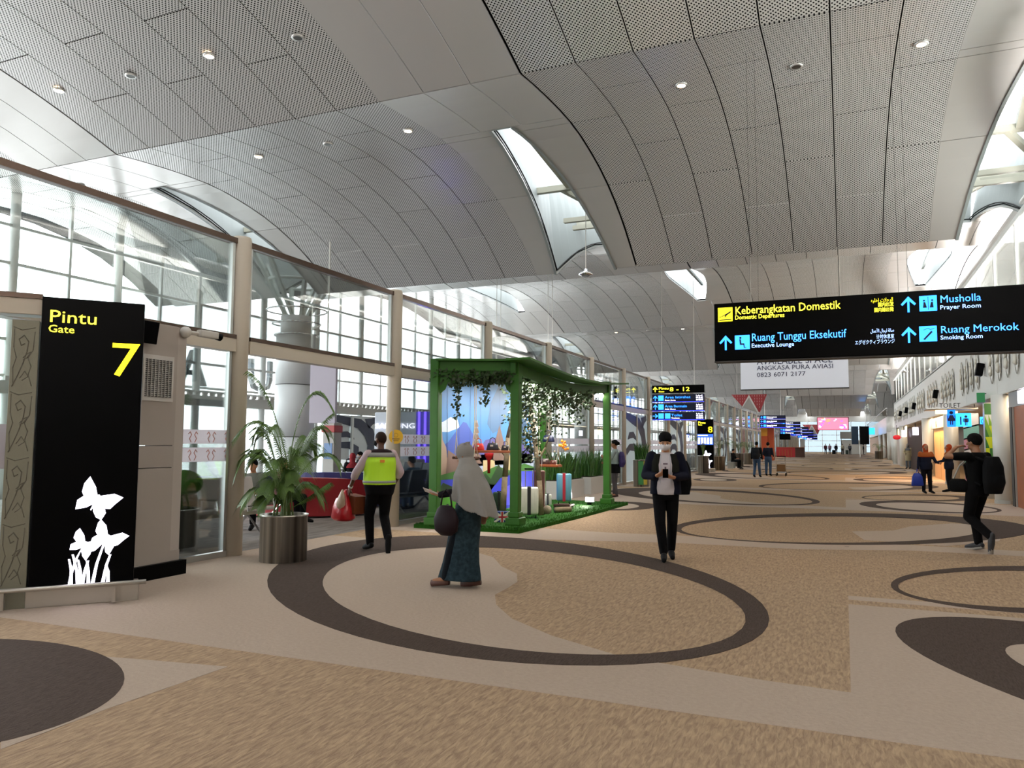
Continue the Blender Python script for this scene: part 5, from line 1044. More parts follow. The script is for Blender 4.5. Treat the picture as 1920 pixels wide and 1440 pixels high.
# ------------------------------------------------------------------ people
skin_l = mat('skin_light', 'B98563', .55); skin_d = mat('skin_dark', '5B3A2A', .5); skin_m = mat('skin_medium', '9C6B4C', .55)
hairm = mat('hair_black', '070606', .85); shoeb = mat('shoe_black', '0A0A0C', .72); solem = mat('shoe_sole', 'A9A59E', .6); eyem = mat('eye', '1A1210', .3)
def V(*a): return Vector(a)
BASE = dict(pel=V(0, 0, .94), wai=V(0, 0, 1.1), che=V(0, .0, 1.28), nec=V(0, -.01, 1.43), hea=V(0, .02, 1.585),
            shR=V(.18, -.01, 1.385), elR=V(.235, -.04, 1.12), wrR=V(.25, .03, .88), shL=V(-.18, -.01, 1.385), elL=V(-.235, -.04, 1.12), wrL=V(-.25, .03, .88),
            hiR=V(.09, 0, .91), knR=V(.1, .02, .49), anR=V(.1, -.02, .085), hiL=V(-.09, 0, .91), knL=V(-.1, .02, .49), anL=V(-.1, -.02, .085),
            toR=V(.11, .15, .04), toL=V(-.11, .15, .04), fiR=V(.0, .1, -.99), fiL=V(0, .1, -.99))
def remesh(o, vox, it=4):
    m = o.modifiers.new('r', 'REMESH'); m.mode = 'VOXEL'; m.voxel_size = vox; m.use_smooth_shade = True
    s_ = o.modifiers.new('s', 'SMOOTH'); s_.factor = .6; s_.iterations = it; return o
def limb(b, pts, rs, n=12):
    for i in range(len(pts)-1): b.cone(pts[i], pts[i+1], rs[i], rs[i+1], n, 0)
    for p, r in zip(pts, rs): b.ell(p, r, 0, n)
def torso(b, J, f, e, top=1.0):
    P, W_, Cc, N = J['pel'], J['wai'], J['che'], J['nec']
    secs = [(P.x, P.y, P.z-.1, .13*f+e, .1*f+e), (P.x, P.y, P.z, .165*f+e, .115*f+e), (W_.x, W_.y+.015*(f-1)*4, W_.z, .14*f+e, .1*f*f+e), (Cc.x, Cc.y, Cc.z, .16*f+e, .115*f+e)]
    S_ = (J['shR']+J['shL'])/2; secs += [(S_.x, S_.y, S_.z-.0, .14*f+e, .085+e), (N.x, N.y, S_.z+.06, .07+e, .06+e)]
    secs.sort(key=lambda q: q[2]); b.loft(secs, 20); limb(b, [J['shR'], Cc.lerp(J['shR'], .3), Cc.lerp(J['shL'], .3), J['shL']], [.055+e, .07+e, .07+e, .055+e])
def hand(b, w_, d, pn, s_=1.0, curl=.5, thumb=None):
    """palm and five bent fingers: w_ wrist, d direction of the fingers, pn direction the palm faces"""
    d = d.normalized(); pn = (pn-d*pn.dot(d)).normalized(); sd = d.cross(pn).normalized()*(thumb or 1)
    c = w_+d*.05; 
    for k_ in (-1, -.33, .33, 1): limb(b, [w_+sd*k_*.014, w_+d*.085+sd*k_*.03], [.018, .014], 8)
    for k_, L in ((-1, .062), (-.36, .078), (.33, .085), (1, .076)):
        p = w_+d*.085+sd*k_*.03; q = d; pts = [p]
        for j in range(3):
            a = curl*(j+.6)*.8; q = d*math.cos(a)+pn*math.sin(a); pts.append(pts[-1]+q*L*(.42, .33, .25)[j])
        limb(b, pts, [.0105, .0098, .009, .008], 8)
    p = w_+d*.025+sd*.024; limb(b, [p, p+(d*.5+sd*.75+pn*.35).normalized()*.04, p+(d*.5+sd*.75+pn*.35).normalized()*.04+(d*.85+pn*.5+sd*.1).normalized()*.032], [.014, .0115, .009], 8)
def person(label, loc, face, h, J=None, skin=skin_l, top=None, sleeve=1.0, bottom=None, skirt=None, hair='short', hood=None, shoes=shoeb, fat=1.0, vox=.014, mask=None, eyes=False, curl=(.5, .5), palm=(None, None), bare_feet=False, turn=None, th=None, group=None, hem=None):
    Q = {k_: v.copy() for k_, v in BASE.items()}
    for k_, v in (J or {}).items(): Q[k_] = V(*v)
    J = Q; t = thing('person', label, 'person', loc, math.atan2(-face[0], face[1]), group); s_ = h/1.7; t.scale = (s_, s_, s_)
    hd = J['hea']; nf = V(0, 1, 0)
    if turn is not None: nf = V(math.sin(-turn[0]), math.cos(turn[0]), turn[1] if len(turn) > 1 else 0).normalized()
    rz = math.atan2(-nf.x, nf.y); rx = math.asin(max(-1, min(1, nf.z))); R = Euler((rx, 0, rz)).to_matrix()
    def hp(x, y, z): return hd+R@V(x, y, z)
    b = MB(); torso(b, J, fat, -.012)
    limb(b, [J['nec']-V(0, 0, .05), J['nec'], hd+V(0, -.02, -.05)], [.06, .053, .05]); b.ell(hd+R@V(0, -.008, .02), (.075, .095, .1), 0, 16, (rx, 0, rz)); b.ell(hp(0, .02, -.05), (.056, .066, .062), 0, 12, (rx, 0, rz))
    b.cone(hp(0, .09, .02), hp(0, .112, -.022), .009, .016, 8); b.ell(hp(0, .106, -.02), .015, 0, 8); b.ell(hp(0, .086, -.055), (.026, .012, .01), 0, 8, (rx, 0, rz))
    for sg in (-1, 1): b.ell(hp(.077*sg, -.01, .0), (.012, .02, .032), 0, 8, (rx, 0, rz))
    for s in 'RL':
        limb(b, [J['sh'+s], J['el'+s], J['wr'+s]], [.048*fat**.5, .036, .026]); limb(b, [J['hi'+s], J['kn'+s], J['an'+s]], [.082*fat**.5, .055, .036]); limb(b, [J['an'+s], J['to'+s]], [.038, .028])
        i = 0 if s == 'R' else 1; d = J['fi'+s]; pn = V(*palm[i]) if palm[i] else V(-1 if s == 'R' else 1, 0, 0)
        hand(b, J['wr'+s], d, pn, 1, curl[i], (th or {}).get(s, (-1 if s == 'R' else 1)))
    remesh(b.build('body', skin, t), vox*.62 if vox < .016 else vox, 3)
    if eyes:
        b = MB()
        for sg in (-1, 1): b.ell(hp(.031*sg, .086, .012), (.013, .006, .005), 0, 8, (rx, 0, rz)); b.ell(hp(.031*sg, .088, .034), (.019, .006, .004), 0, 8, (rx, 0, rz))
        b.build('eyes', eyem, t, True)
    if mask:
        b = MB(); b.ell(hp(0, .045, -.035), (.068, .076, .056), 0, 16, (rx, 0, rz)); b.ell(hp(0, .085, -.02), (.03, .04, .035), 0, 12, (rx, 0, rz)); remesh(b.build('face_mask', mask, t), .008, 2)
        b = MB(); 
        for sg in (-1, 1): b.cyl(hp(.066*sg, .05, -.02), hp(.08*sg, -.01, .005), .003, 5)
        b.build('mask_loops', mask, t)
    if hair and not hood:
        b = MB(); b.ell(hp(0, -.024, .045), (.087, .103, .1), 0, 16, (rx, 0, rz)); b.ell(hp(0, .02, .088), (.068, .07, .04), 0, 12, (rx, 0, rz))
        if hair == 'fuller': b.ell(hp(0, -.015, .072), (.092, .103, .08), 0, 14, (rx, 0, rz))
        if hair == 'bun': b.ell(hp(0, -.12, .03), .055, 0, 12)
        if hair == 'shaved': b = MB(); b.ell(hp(0, -.014, .028), (.078, .096, .1), 0, 16, (rx, 0, rz))
        remesh(b.build('hair', mat('stubble', '2A1D16', .7) if hair == 'shaved' else hairm, t), .011, 2)
    if hood:
        b = MB(); b.ell(hp(0, -.043, .035), (.094, .1, .108), 0, 16, (rx, 0, rz)); limb(b, [hp(0, -.02, -.02), J['nec']+V(0, .01, .0)], [.088, .085]); b.loft([(J['che'].x, J['che'].y, J['che'].z-.02, .2, .15), (J['che'].x, J['che'].y, J['che'].z+.08, .19, .125), (J['nec'].x, J['nec'].y, J['nec'].z, .1, .1)], 18)
        remesh(b.build('headscarf', hood, t), .012, 3)
    if top:
        b = MB(); torso(b, J, fat, .012)
        if hem: b.loft([(J['pel'].x, J['pel'].y, hem, .18*fat, .135*fat), (J['pel'].x, J['pel'].y, J['pel'].z+.02, .178*fat+.014, .13*fat+.014), (J['pel'].x, J['pel'].y, J['pel'].z+.12, .165*fat+.012, .122*fat+.012)], 20)
        for s in 'RL':
            if sleeve > .99: limb(b, [J['sh'+s], J['el'+s], J['wr'+s].lerp(J['el'+s], .06)], [.068, .053, .042])
            elif sleeve > .55: limb(b, [J['sh'+s], J['el'+s], J['el'+s].lerp(J['wr'+s], .25)], [.07, .06, .058])
            else: limb(b, [J['sh'+s], J['sh'+s].lerp(J['el'+s], sleeve*1.6)], [.068, .063])
        remesh(b.build('shirt', top, t), vox, 3)
    if bottom:
        b = MB(); P = J['pel']; b.loft([(P.x, P.y, P.z-.13, .155*fat, .12*fat), (P.x, P.y, P.z, .18*fat, .132*fat), (P.x, P.y, P.z+.07, .162*fat, .12*fat)], 20)
        for s in 'RL': limb(b, [J['hi'+s], J['kn'+s], J['an'+s].lerp(J['kn'+s], .08)], [.096*fat**.5, .073, .06])
        remesh(b.build('trousers', bottom, t), vox, 3)
    if skirt:
        m, secs = skirt; b = MB(); b.loft(secs, 24); remesh(b.build('long_skirt', m, t), vox, 3)
    for s in 'RL':
        a, o = J['an'+s], J['to'+s]; d = (o-a); d.z = 0 if abs(d.z) < .08 else d.z; b = MB(); u = (o-a).normalized(); heel = a-u*.05-V(0, 0, .02)
        if bare_feet: b.cone(heel-V(0, 0, .02), o+u*.03-V(0, 0, .02), .035, .04, 10); b.build('sandal', shoes, t, True)
        else: limb(b, [heel, a.lerp(o, .5)+V(0, 0, -.005), o+u*.05], [.042, .047, .034]); remesh(b.build('shoe', shoes, t), .011, 2)
    return t, J
def backpack(t, c, m, s_=1.0, rz=0):
    b = MB(); b.loft([(c[0], c[1], c[2]-.24*s_, .13*s_, .07*s_), (c[0], c[1]-.02, c[2]-.1*s_, .16*s_, .1*s_), (c[0], c[1]-.01, c[2]+.12*s_, .15*s_, .09*s_), (c[0], c[1], c[2]+.24*s_, .1*s_, .06*s_)], 18); b.ell((c[0], c[1]-.09*s_, c[2]-.08*s_), (.1*s_, .04*s_, .1*s_), 0, 12)
    return remesh(b.build('bag_body', m, t), .013, 3)
# woman with grey headscarf
grey_sc = mat('scarf_grey', '8E8A86', .85, bump=.25, bscale=6); teal_d = mat('batik_skirt', '26363E', .85, var=.95, vscale=22); darkblouse = mat('dark_blouse', '17151B', .8)
wm, J = person('woman in a long grey headscarf and dark patterned skirt carrying a handbag', (-3.85, 7.72, 0), (-1, -.05), 1.58, dict(shL=(-.14, -.01, 1.36), shR=(.14, -.01, 1.36), elL=(-.14, .08, 1.14), wrL=(-.22, .28, 1.1), fiL=(.1, 1, .15), elR=(.28, -.1, 1.12), wrR=(.27, -.1, .88), anL=(-.09, .25, .1), toL=(-.09, .4, .07), knL=(-.09, .15, .5), anR=(.09, -.08, .09), toR=(.09, .09, .05), hea=(0, .06, 1.56)),
    skin=skin_m, top=darkblouse, hair=None, hood=None, bottom=mat('dark_leggings', '10141A', .85), skirt=(teal_d, [(.0, .11, .09, .16, .28), (0, .09, .3, .155, .23), (0, .07, .5, .16, .2), (0, .04, .72, .18, .19), (0, 0, .95, .2, .15), (0, 0, 1.08, .165, .13)]), shoes=mat('sandal_brown', '5A3A30', .6), bare_feet=True, palm=((-1, 0, 0), (0, 0, 1)))
b = MB(); b.ell((0, .055, 1.605), (.098, .116, .114), 0, 18); b.ell((0, .03, 1.5), (.085, .1, .09), 0, 16)
SC = [(-.02, .98, .25, .25), (-.03, 1.06, .255, .235), (-.03, 1.15, .26, .215), (-.02, 1.25, .262, .19), (0, 1.33, .25, .165), (0, 1.4, .21, .14), (.01, 1.455, .14, .115), (.03, 1.53, .09, .095)]; vs = []; nn = 72
for cy, z, rx_, ry_ in SC:
    k_ = max(0, (1.36-z)/.4)
    for i in range(nn):
        a = 2*PI*i/nn; f_ = 1+.1*k_*math.sin(8*a+1.5*z)+.04*k_*math.sin(13*a); x, y = rx_*math.cos(a)*f_, ry_*math.sin(a)*f_
        vs.append((x, cy+y-(.1*k_ if y < 0 else 0)*abs(y)/ry_, z+.42*k_*y-(.05*k_ if y < 0 else 0)))
b.add(vs, [(j*nn+i, j*nn+(i+1) % nn, (j+1)*nn+(i+1) % nn, (j+1)*nn+i) for j in range(len(SC)-1) for i in range(nn)]+[tuple(range(nn))[::-1], tuple(range((len(SC)-1)*nn, len(SC)*nn))])
b.tube([(.07, .085, 1.66), (.06, .03, 1.715), (0, -.01, 1.725), (-.06, .03, 1.715), (-.07, .085, 1.66)], .012, 6)
remesh(b.build('headscarf', grey_sc, wm), .011, 2)
def held(name, label, cat, t, p, rz=0):
    M = Matrix.Translation(t.location)@Matrix.Rotation(t.rotation_euler.z, 4, 'Z')@Matrix.Diagonal((*t.scale, 1)); q = M@Vector(p); return thing(name, label, cat, q, t.rotation_euler.z+rz)
t = held('handbag', 'dark burgundy rounded handbag hanging at the headscarf woman\'s side', 'handbag', wm, (-.26, .17, .66), 1.2); burg = mat('bag_burgundy', '1A0A10', .6, spec=.2)
b = MB(); b.loft([(0, 0, -.02, .08, .04), (0, 0, .03, .16, .08), (0, 0, .15, .18, .085), (0, 0, .26, .13, .06), (0, 0, .3, .08, .03)], 20); b.build('body', burg, t, True); MB().tube([(-.09, 0, .27), (-.06, 0, .42), (0, 0, .47), (.06, 0, .42), (.09, 0, .27)], .009, 6).build('handle', burg, t, True); MB().box((-.03, -.08, .2), (.03, -.07, .23)).build('clasp', gold, t)
t = held('paper_sheet', 'folded pale paper in the headscarf woman\'s raised hand', 'paper', wm, (-.24, .37, 1.13), .2); MB().box((-.05, -.08, 0), (.05, .1, .004), 0, (.35, .5, 0)).build('sheet', mat('paper', 'C9BFB8', .8), t)
# man in the yellow vest
lime = mat('vest_lime', 'A9D420', .6, emit=.05); shirtp = mat('shirt_pinkish', 'B8A4A8', .75); trous = mat('trousers_black', '060507', .9); vestg = mat('vest_grey', '8C8C88', .6)
vm, J = person('bald man in a lime safety vest carrying red bags', (-6.3, 9.7, 0), (-.78, .63), 1.74, dict(elL=(-.33, .08, 1.12), wrL=(-.36, .26, .9), fiL=(-.05, .35, -.9), elR=(.3, -.02, 1.13), wrR=(.24, .12, .92), knR=(.1, .08, .49), anR=(.06, -.24, .2), toR=(.06, -.24, .05), knL=(-.1, .16, .5), anL=(-.09, .12, .09), toL=(-.1, .3, .04)),
    skin=skin_d, top=shirtp, sleeve=.7, bottom=trous, hair='shaved', mask=mat('mask_black', '0D0D10', .8), turn=(.45, -.05), fat=1.3)
b = MB(); b.loft([(0, .02, .95, .24, .205), (0, .025, 1.1, .232, .2), (0, 0, 1.28, .238, .178), (0, -.01, 1.37, .215, .145)], 24); remesh(b.build('safety_vest', lime, vm), .013, 3)
b = MB(); b.loft([(0, .02, .975, .242, .207), (0, .02, 1.01, .241, .206)], 24); b.build('reflective_hem', vestg, vm, True)
b = MB(); b.loft([(0, -.01, 1.345, .232, .16), (0, -.01, 1.41, .2, .125)], 24); b.build('grey_yoke', vestg, vm, True); b = MB(); b.loft([(0, -.01, 1.395, .205, .122), (0, -.01, 1.44, .15, .1), (0, -.01, 1.46, .09, .075)], 24); b.build('dark_shoulders', mat('vest_maroon', '24161A', .7), vm, True)
b = MB(); b.box((-.06, -.2, 1.27), (.0, -.17, 1.31)); b.build('back_logo', mat('logo_orange', 'D8862A', .6), vm); MB().cyl((-.36, .26, .905), (-.355, .245, .93), .034, 14).build('watch', mat('watch_white', 'D8D8D8', .3), vm)
t = held('plastic_bag', 'bulging red plastic bag in the vest man\'s left hand', 'bag', vm, (-.4, .42, .42)); redb = mat('plastic_red', 'B21A22', .3, bump=.5, bscale=9)
b = MB(); b.loft([(0, .03, 0, .13, .22), (0, .03, .04, .17, .27), (0, .03, .2, .15, .22), (0, .02, .32, .11, .15), (0, -.06, .38, .04, .05), (0, -.1, .46, .02, .02)], 18); b.build('bag_body', redb, t, True)
t = held('paper_bag', 'small translucent bag hanging over the red plastic bag', 'bag', vm, (-.47, .3, .6), .3); b = MB(); b.loft([(0, 0.03, 0, .04, .06), (0, 0.02, .06, .06, .09), (0, 0, .18, .04, .06), (0, -.02, .28, .012, .012)], 14); b.build('bag_body', mat('translucent_bag', 'B59C86', .4), t, True)
t = held('cardboard_box', 'brown cardboard box carried behind the red plastic bag', 'box', vm, (-.26, .34, .66), .3); MB().bbox((0, 0, .0), (.2, .3, .26), 0, (.1, 0, 0), .006).build('carton', mat('cardboard', '6E3A22', .7), t)
# man with phone
navyj = mat('jacket_navy', '0B0E1E', .8); olive = mat('jacket_olive', '1A1B15', .8); tee = mat('tee_white', 'C9C2C6', .8)
pm_, J = person('young man in an open navy jacket and white mask looking at his phone', (-2.3, 10.75, 0), (.21, -.978), 1.74, dict(hea=(0, .05, 1.575), elR=(.27, .02, 1.13), wrR=(.12, .25, 1.13), fiR=(-.75, .4, .35), elL=(-.27, .02, 1.13), wrL=(-.12, .25, 1.11), fiL=(.8, .4, .2), knR=(.075, .1, .5), anR=(.03, .12, .09), toR=(.03, .29, .05), knL=(-.085, -.02, .5), anL=(-.065, -.16, .1), toL=(-.08, .0, .05)),
    skin=skin_l, top=tee, hem=.88, sleeve=.3, bottom=trous, mask=mat('mask_white', 'D2CDCF', .8), eyes=True, hair='fuller', turn=(0, -.38), vox=.012, palm=((-.2, -.3, .8), (.2, -.3, .8)), curl=(.8, .6))
b = MB(); limbs = []
for s in 'RL': limb(b, [J['sh'+s], J['el'+s], J['wr'+s].lerp(J['el'+s], .1)], [.077, .062, .05])
sg_ = 1
for sg in (1, -1):
    b.loft([(sg*.135, -.01, .88, .075, .13), (sg*.13, -.01, 1.1, .07, .125), (sg*.125, -.01, 1.3, .075, .12), (sg*.1, -.01, 1.42, .06, .08)], 16)
b.loft([(0, -.075, .88, .17, .075), (0, -.075, 1.1, .15, .07), (0, -.07, 1.3, .17, .07), (0, -.05, 1.43, .1, .06)], 16); remesh(b.build('open_jacket', navyj, pm_), .011, 3)
b = MB()
for sg in (1, -1): b.loft([(sg*.125, -.01, 1.17, .079, .129), (sg*.12, -.01, 1.3, .084, .127), (sg*.1, -.01, 1.425, .066, .086)], 16)
remesh(b.build('strap', olive, pm_), .011, 3)
b = MB()
for sg in (1, -1): b.tube([(sg*.075, .12, .93), (sg*.07, .125, 1.1), (sg*.066, .112, 1.3), (sg*.06, .07, 1.41)], .006, 6)
b.build('jacket_zip', mat('zip_white', 'B9B9C0', .5), pm_); b = MB(); b.box((-.03, .118, 1.28), (.03, .124, 1.3)); b.box((-.012, .118, 1.18), (.012, .124, 1.25)); b.build('shirt_print', mat('print_mauve', '6A5A66', .8), pm_)
t = held('mobile_phone', 'black mobile phone held in both hands of the young man', 'phone', pm_, (.0, .345, 1.17)); MB().bbox((0, 0, 0), (.075, .012, .145), 0, (-.6, 0, 0), .004).build('phone_case', black, t); MB().bbox((0, -.006, 0), (.066, .003, .13), 0, (-.6, 0, 0), .001).build('phone_screen', mat('phone_screen', '2A3346', .1, emit=.3), t)
t = held('backpack', 'black backpack showing behind the phone man\'s right side', 'backpack', pm_, (-.2, -.24, 0)); backpack(t, (0, 0, 1.12), mat('pack_matt_black', '08080A', .85), 1.0)
# man in black with backpack
blk = mat('tee_black', '050506', .9); bm_, J = person('man in black with a backpack and raised arm walking left', (1.85, 13.6, 0), (-.66, .75), 1.76, dict(elL=(-.42, .14, 1.38), wrL=(-.2, .16, 1.52), fiL=(.9, -.1, .25), elR=(.3, .22, 1.3), wrR=(.25, .3, 1.5), fiR=(0, .2, 1), knR=(.1, .16, .5), anR=(.09, .1, .09), toR=(.1, .27, .04), knL=(-.09, .1, .5), anL=(-.08, -.26, .24), toL=(-.08, -.24, .08), hea=(0, .04, 1.58)),
    skin=skin_m, top=blk, sleeve=.35, bottom=trous, hair='fuller', shoes=mat('trainer_dark', '2A2A2E', .5), turn=(.1, .0), palm=((0, 0, -1), (0, 0, -1)))
b = MB()
for s in 'RL': a, o = J['an'+s], J['to'+s]; u = (o-a).normalized(); b.cone(a-u*.07-V(0, 0, .045), o+u*.05-V(0, 0, .025), .035, .035, 8)
b.build('trainer_soles', solem, bm_, True)
t = held('backpack', 'large black backpack worn by the man in black', 'backpack', bm_, (0, -.25, 0)); backpack(t, (0, 0, 1.16), mat('backpack_black', '09090B', .8), 1.15); b = MB()
for sg in (1, -1): b.tube([(sg*.09, .06, 1.38), (sg*.11, .22, 1.43), (sg*.12, .37, 1.3), (sg*.13, .32, 1.1), (sg*.12, .1, 1.0)], .02, 8)
b.build('shoulder_strap', MATS['backpack_black'], t, True)
t = held('sling_bag', 'black sling bag at the hip of the man in black', 'bag', bm_, (-.2, .15, .86), .3); b = MB(); b.loft([(0, 0, 0, .05, .11), (0, 0, .05, .07, .15), (0, 0, .16, .06, .13), (0, 0, .2, .03, .09)], 16); b.build('bag_body', blk, t, True); MB().tube([(0, .08, .18), (.1, .02, .4), (.2, -.1, .55)], .012, 6).build('strap', solem, t)
# cleaners in orange headscarves
orng = mat('scarf_orange', 'A8421E', .8); navyu = mat('uniform_navy', '14182A', .8); oy = mat('yoke_orange', 'A3562A', .8)
def cleaner(label, loc, face, J):
    t, Q = person(label, loc, face, 1.62, J, skin=skin_m, top=navyu, bottom=mat('trousers_navy', '0C0D14', .85), hair=None, hood=orng, eyes=True, hem=.82, vox=.016, fat=1.12)
    b = MB(); b.loft([(0, 0, 1.27, .21, .15), (0, 0, 1.36, .215, .14), (0, 0, 1.43, .13, .1)], 20)
    limb(b, [Q['shR'], Q['shR'].lerp(Q['elR'], .35)], [.075, .068]); limb(b, [Q['shL'], Q['shL'].lerp(Q['elL'], .35)], [.075, .068]); remesh(b.build('orange_yoke', oy, t), .016, 2); return t
c1 = cleaner('cleaner in an orange headscarf carrying a blue bag', (2.5, 29.2, 0), (.3, -.95), dict(elL=(-.3, .06, 1.1), wrL=(-.33, .26, 1.06), fiL=(-.3, .9, 0), wrR=(.3, .06, .84), anL=(-.14, -.05, .085), toL=(-.17, .1, .04)))
c2 = cleaner('cleaner in an orange headscarf seen from behind, beside the other', (3.3, 30.4, 0), (-.8, .3), dict(elL=(-.25, .12, 1.12), wrL=(-.2, .34, 1.06), fiL=(0, 1, 0), wrR=(.28, .1, .86)))
t = held('shopping_bag', 'bright blue bag held by the left cleaner', 'bag', c1, (.34, .08, .26)); MB().loft([(0, 0, 0, .19, .08), (0, 0, .05, .2, .09), (0, 0, .3, .17, .07), (0, 0, .42, .1, .03)], 16).build('bag_body', mat('bag_blue', '14349A', .5), t, True); MB().tube([(-.04, 0, .4), (0, 0, .56), (.04, 0, .4)], .01, 6).build('handle', MATS['bag_blue'], t)
# woman by planter with violet backpack
ws, J = person('woman in a pale green top and leggings with a violet backpack', (-6.33, 22.5, 0), (-.97, -.1), 1.68, dict(elL=(-.22, .12, 1.1), wrL=(-.14, .3, 1.18), fiL=(.2, .8, .5), elR=(.22, .08, 1.12), wrR=(.14, .3, 1.02), fiR=(-.2, .9, 0), anR=(.1, .04, .085), toR=(.1, .22, .04), anL=(-.1, -.06, .085), toL=(-.1, .12, .04)), skin=skin_m, top=mat('top_sage', '8E9C98', .8), bottom=mat('leggings_grey', '4A4648', .8), hair='bun', vox=.016, shoes=mat('sandal_dark', '3A1E1A', .6), bare_feet=True)
b = MB(); b.loft([(0, 0, .72, .2, .16), (0, 0, .85, .205, .165), (0, 0, 1.0, .18, .14)], 18); remesh(b.build('black_shorts', blk, ws), .015, 2)
t = held('backpack', 'violet drawstring backpack on the woman by the planter', 'backpack', ws, (0, -.2, 0)); backpack(t, (0, 0, 1.12), mat('pack_violet', '2E1E5A', .6), .95)
# walker with backpack and trolley pusher
jeans = mat('jeans_blue', '3E5470', .8)
wk, J = person('man in jeans and black jacket with a backpack walking away', (-3.9, 39, 0), (.1, 1), 1.7, dict(anR=(.1, .2, .085), toR=(.1, .36, .04), anL=(-.1, -.2, .1), toL=(-.1, -.04, .04)), top=mat('coat_dark', '15161A', .8), bottom=jeans, vox=.018)
t = held('backpack', 'dark backpack on the man walking away in jeans', 'backpack', wk, (0, -.24, 0)); backpack(t, (0, 0, 1.15), mat('backpack_grey', '1C1D22', .7), 1.15)
wk2, J = person('person in dark clothes pushing a luggage trolley away', (-3.55, 41, 0), (.1, 1), 1.68, dict(wrR=(.2, .35, 1.0), wrL=(-.2, .35, 1.0)), top=mat('coat_navy', '1B1E2C', .8), bottom=jeans, vox=.02)
t = thing('luggage_trolley', 'small luggage trolley with cartons in front of the dark walker', 'trolley', (-2.95, 41.3, 0))
for sx in (-.22, .22): MB().tube([(sx, -.45, 1.0), (sx, -.3, .3), (sx, .5, .15)], .02, 6).build('side_frame', chrome, t); MB().cyl((sx-.02, .4, .08), (sx+.02, .4, .08), .08, 12).build('wheel', black, t); MB().cyl((sx-.02, -.3, .08), (sx+.02, -.3, .08), .08, 12).build('wheel', black, t)
MB().cyl((-.25, -.45, 1.0), (.25, -.45, 1.0), .02, 8).build('push_bar', black, t); MB().bbox((0, .1, .4), (.4, .5, .35), 0, None, .01).build('carton', mat('carton', '8A6A48', .8), t); MB().box((-.22, -.3, .17), (.22, .5, .2)).build('tray', alu, t)
# seated people
def sit(label, loc, face, h=1.68, lean=.0, **k_):
    J = dict(pel=(0, 0, .5), wai=(0, lean*.3, .66), che=(0, lean*.7, .86), nec=(0, lean, 1.0), hea=(0, lean+.04, 1.15), shR=(.18, lean*.95, .96), shL=(-.18, lean*.95, .96), elR=(.24, lean+.08, .72), wrR=(.15, lean+.3, .66), elL=(-.24, lean+.08, .72), wrL=(-.15, lean+.3, .66), fiR=(-.3, .9, 0), fiL=(.3, .9, 0),
             hiR=(.1, .02, .5), knR=(.13, .44, .5), anR=(.13, .42, .09), toR=(.14, .58, .04), hiL=(-.1, .02, .5), knL=(-.13, .44, .5), anL=(-.13, .42, .09), toL=(-.14, .58, .04))
    return person(label, loc, face, h, J, vox=.02, **k_)
den = mat('denim_jacket', '3E5A72', .8)
sit('person in a denim jacket bending forward on the black seats', (-9.05, 15.75, 0), (-.95, .1), lean=.3, top=den, bottom=jeans)
sit('seated person in black with a white mask near the mural door', (-14.9, 21.75, 0), (-.5, -.87), top=blk, bottom=trous, mask=MATS['mask_white'])
sit('seated woman with a red patterned headscarf behind the palm', (-13.3, 19.0, 0), (-.6, .6), top=mat('coat_black', '111115', .8), bottom=trous, hair=None, hood=mat('scarf_red_pattern', '8E2E34', .8, var=.6, vscale=30))
sit('seated person in black with crossed hands beyond the gate 8 totem', (-6.75, 52.4, 0), (.95, -.3), top=blk, bottom=trous)
sit('elderly person with pale hair seated behind the planters', (-8.75, 25.2, 0), (.3, -.9), top=mat('jacket_khaki', '6A604E', .8), bottom=trous, skin=mat('skin_pale', 'C49A80', .6), hair=None)
sit('person in pink sitting behind the potted palm', (-10.3, 12.3, 0), (.98, .2), top=mat('top_pink', '9A6E72', .8), bottom=trous); sit('seated person in grey beside the red sofa', (-10.2, 11.4, 0), (.4, -.8), top=mat('top_grey', '6E7068', .8), bottom=trous)
# bench seat under the dark seated man
t = thing('small_bench', 'low steel bench under the seated man beyond gate 8', 'bench', (-6.85, 52.4, 0)); MB().bbox((0, 0, .4), (.5, 1.2, .06), 0, None, .01).build('seat', alu, t)
for q in (-.5, .5): MB().box((-.2, q-.02, 0), (.2, q+.02, .37)).build('leg', alu, t)
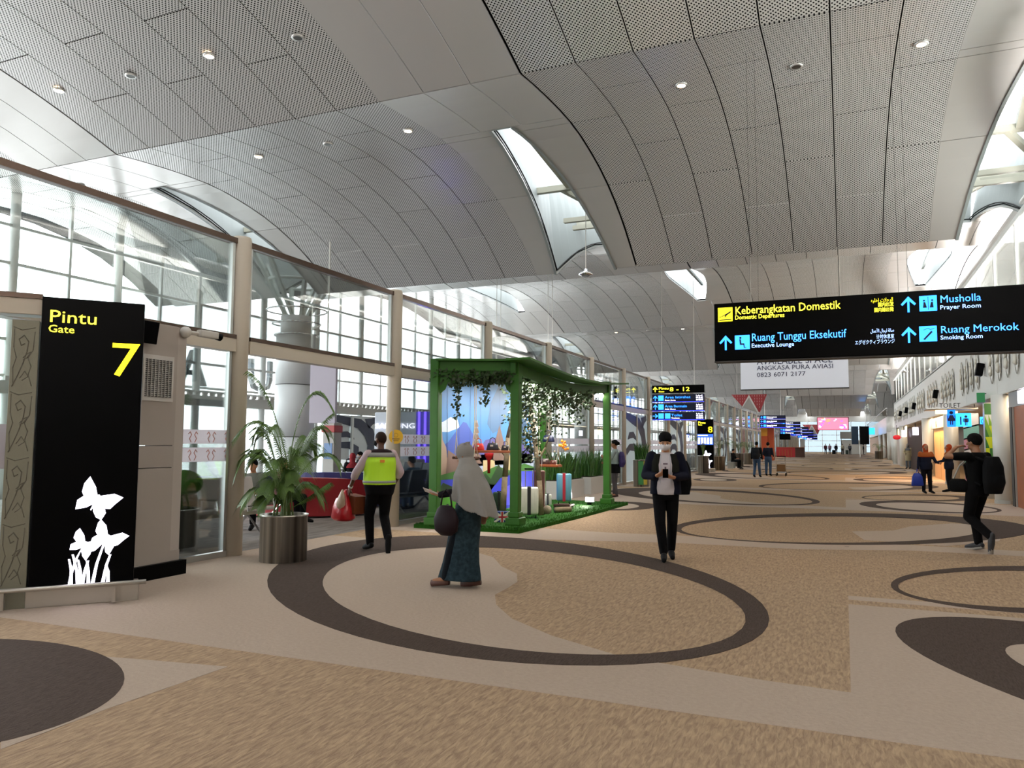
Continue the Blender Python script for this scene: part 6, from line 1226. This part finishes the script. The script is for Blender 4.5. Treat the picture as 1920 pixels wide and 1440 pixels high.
# luggage behind the first pane
t = thing('tall_suitcase', 'black suitcase with a green bag on top behind the first glass pane', 'suitcase', (-9.05, 8.55, 0)); MB().bbox((0, 0, .42), (.45, .35, .78), 0, None, .05).build('shell', blk, t, True); MB().ell((.05, .05, .97), (.3, .24, .2), 0, 16).build('green_bag', mat('bag_green', '3E6A1E', .7), t, True); MB().ell((-.05, -.22, .9), (.14, .08, .22), 0, 12).build('yellow_bag', mat('bag_yellow', '9A8A2E', .7), t, True)
for q in (-.15, .15): MB().cyl((q, -.1, .035), (q+.03, -.1, .035), .035, 8).build('wheel', black, t)
# mannequin-like woman and far group
mq, J = person('figure in a long cream vest and grey headscarf by the slatted wall', (3.95, 58.5, 0), (-.3, -.95), 1.66, dict(wrR=(.1, .2, 1.05), elR=(.25, .05, 1.1)), skin=mat('skin_grey', '9A8A80', .6), top=mat('vest_cream', 'B8A886', .8), hem=.55, bottom=mat('trousers_grey', '6A7078', .8), hair=None, hood=mat('scarf_dark_grey', '6A6A6E', .8), vox=.02)
FG = [(-1.05, 138, 'person in dark red at the left of the far group', '5A2A34', '2A2A30'), (-.4, 137, 'person in mauve shirt in the far group', '8A6A78', '2A2A30'), (.55, 139, 'person in black in the middle of the far group', '15151A', '1A1A20'), (1.55, 136, 'person in a cream top beside a suitcase in the far group', 'A89E8A', '2A2420'), (2.65, 138, 'person in grey at the right of the far group', '5A5A60', '1E1E22')]
for i, (x, y, nm, c_, d_) in enumerate(FG):
    person(nm, (x-1.8, y, 0), (.3*(-1)**i, -1), 1.7, None, top=mat('far_top_'+c_, c_, .8), bottom=mat('far_leg_'+d_, d_, .8), vox=.03, group='far group of travellers')
person('lone dark figure right of the far group', (2.9, 140, 0), (1, 0), 1.65, None, top=blk, bottom=trous, vox=.03)
for i, x in enumerate((-1.6, .4)): suitcase((x, 136, 0), .45, .3, .7, (blk, MATS['case_green'])[i], blackst, ['black suitcase standing in the far group', 'green suitcase beside the cream top in the far group'][i], 0, True)
"""end"""
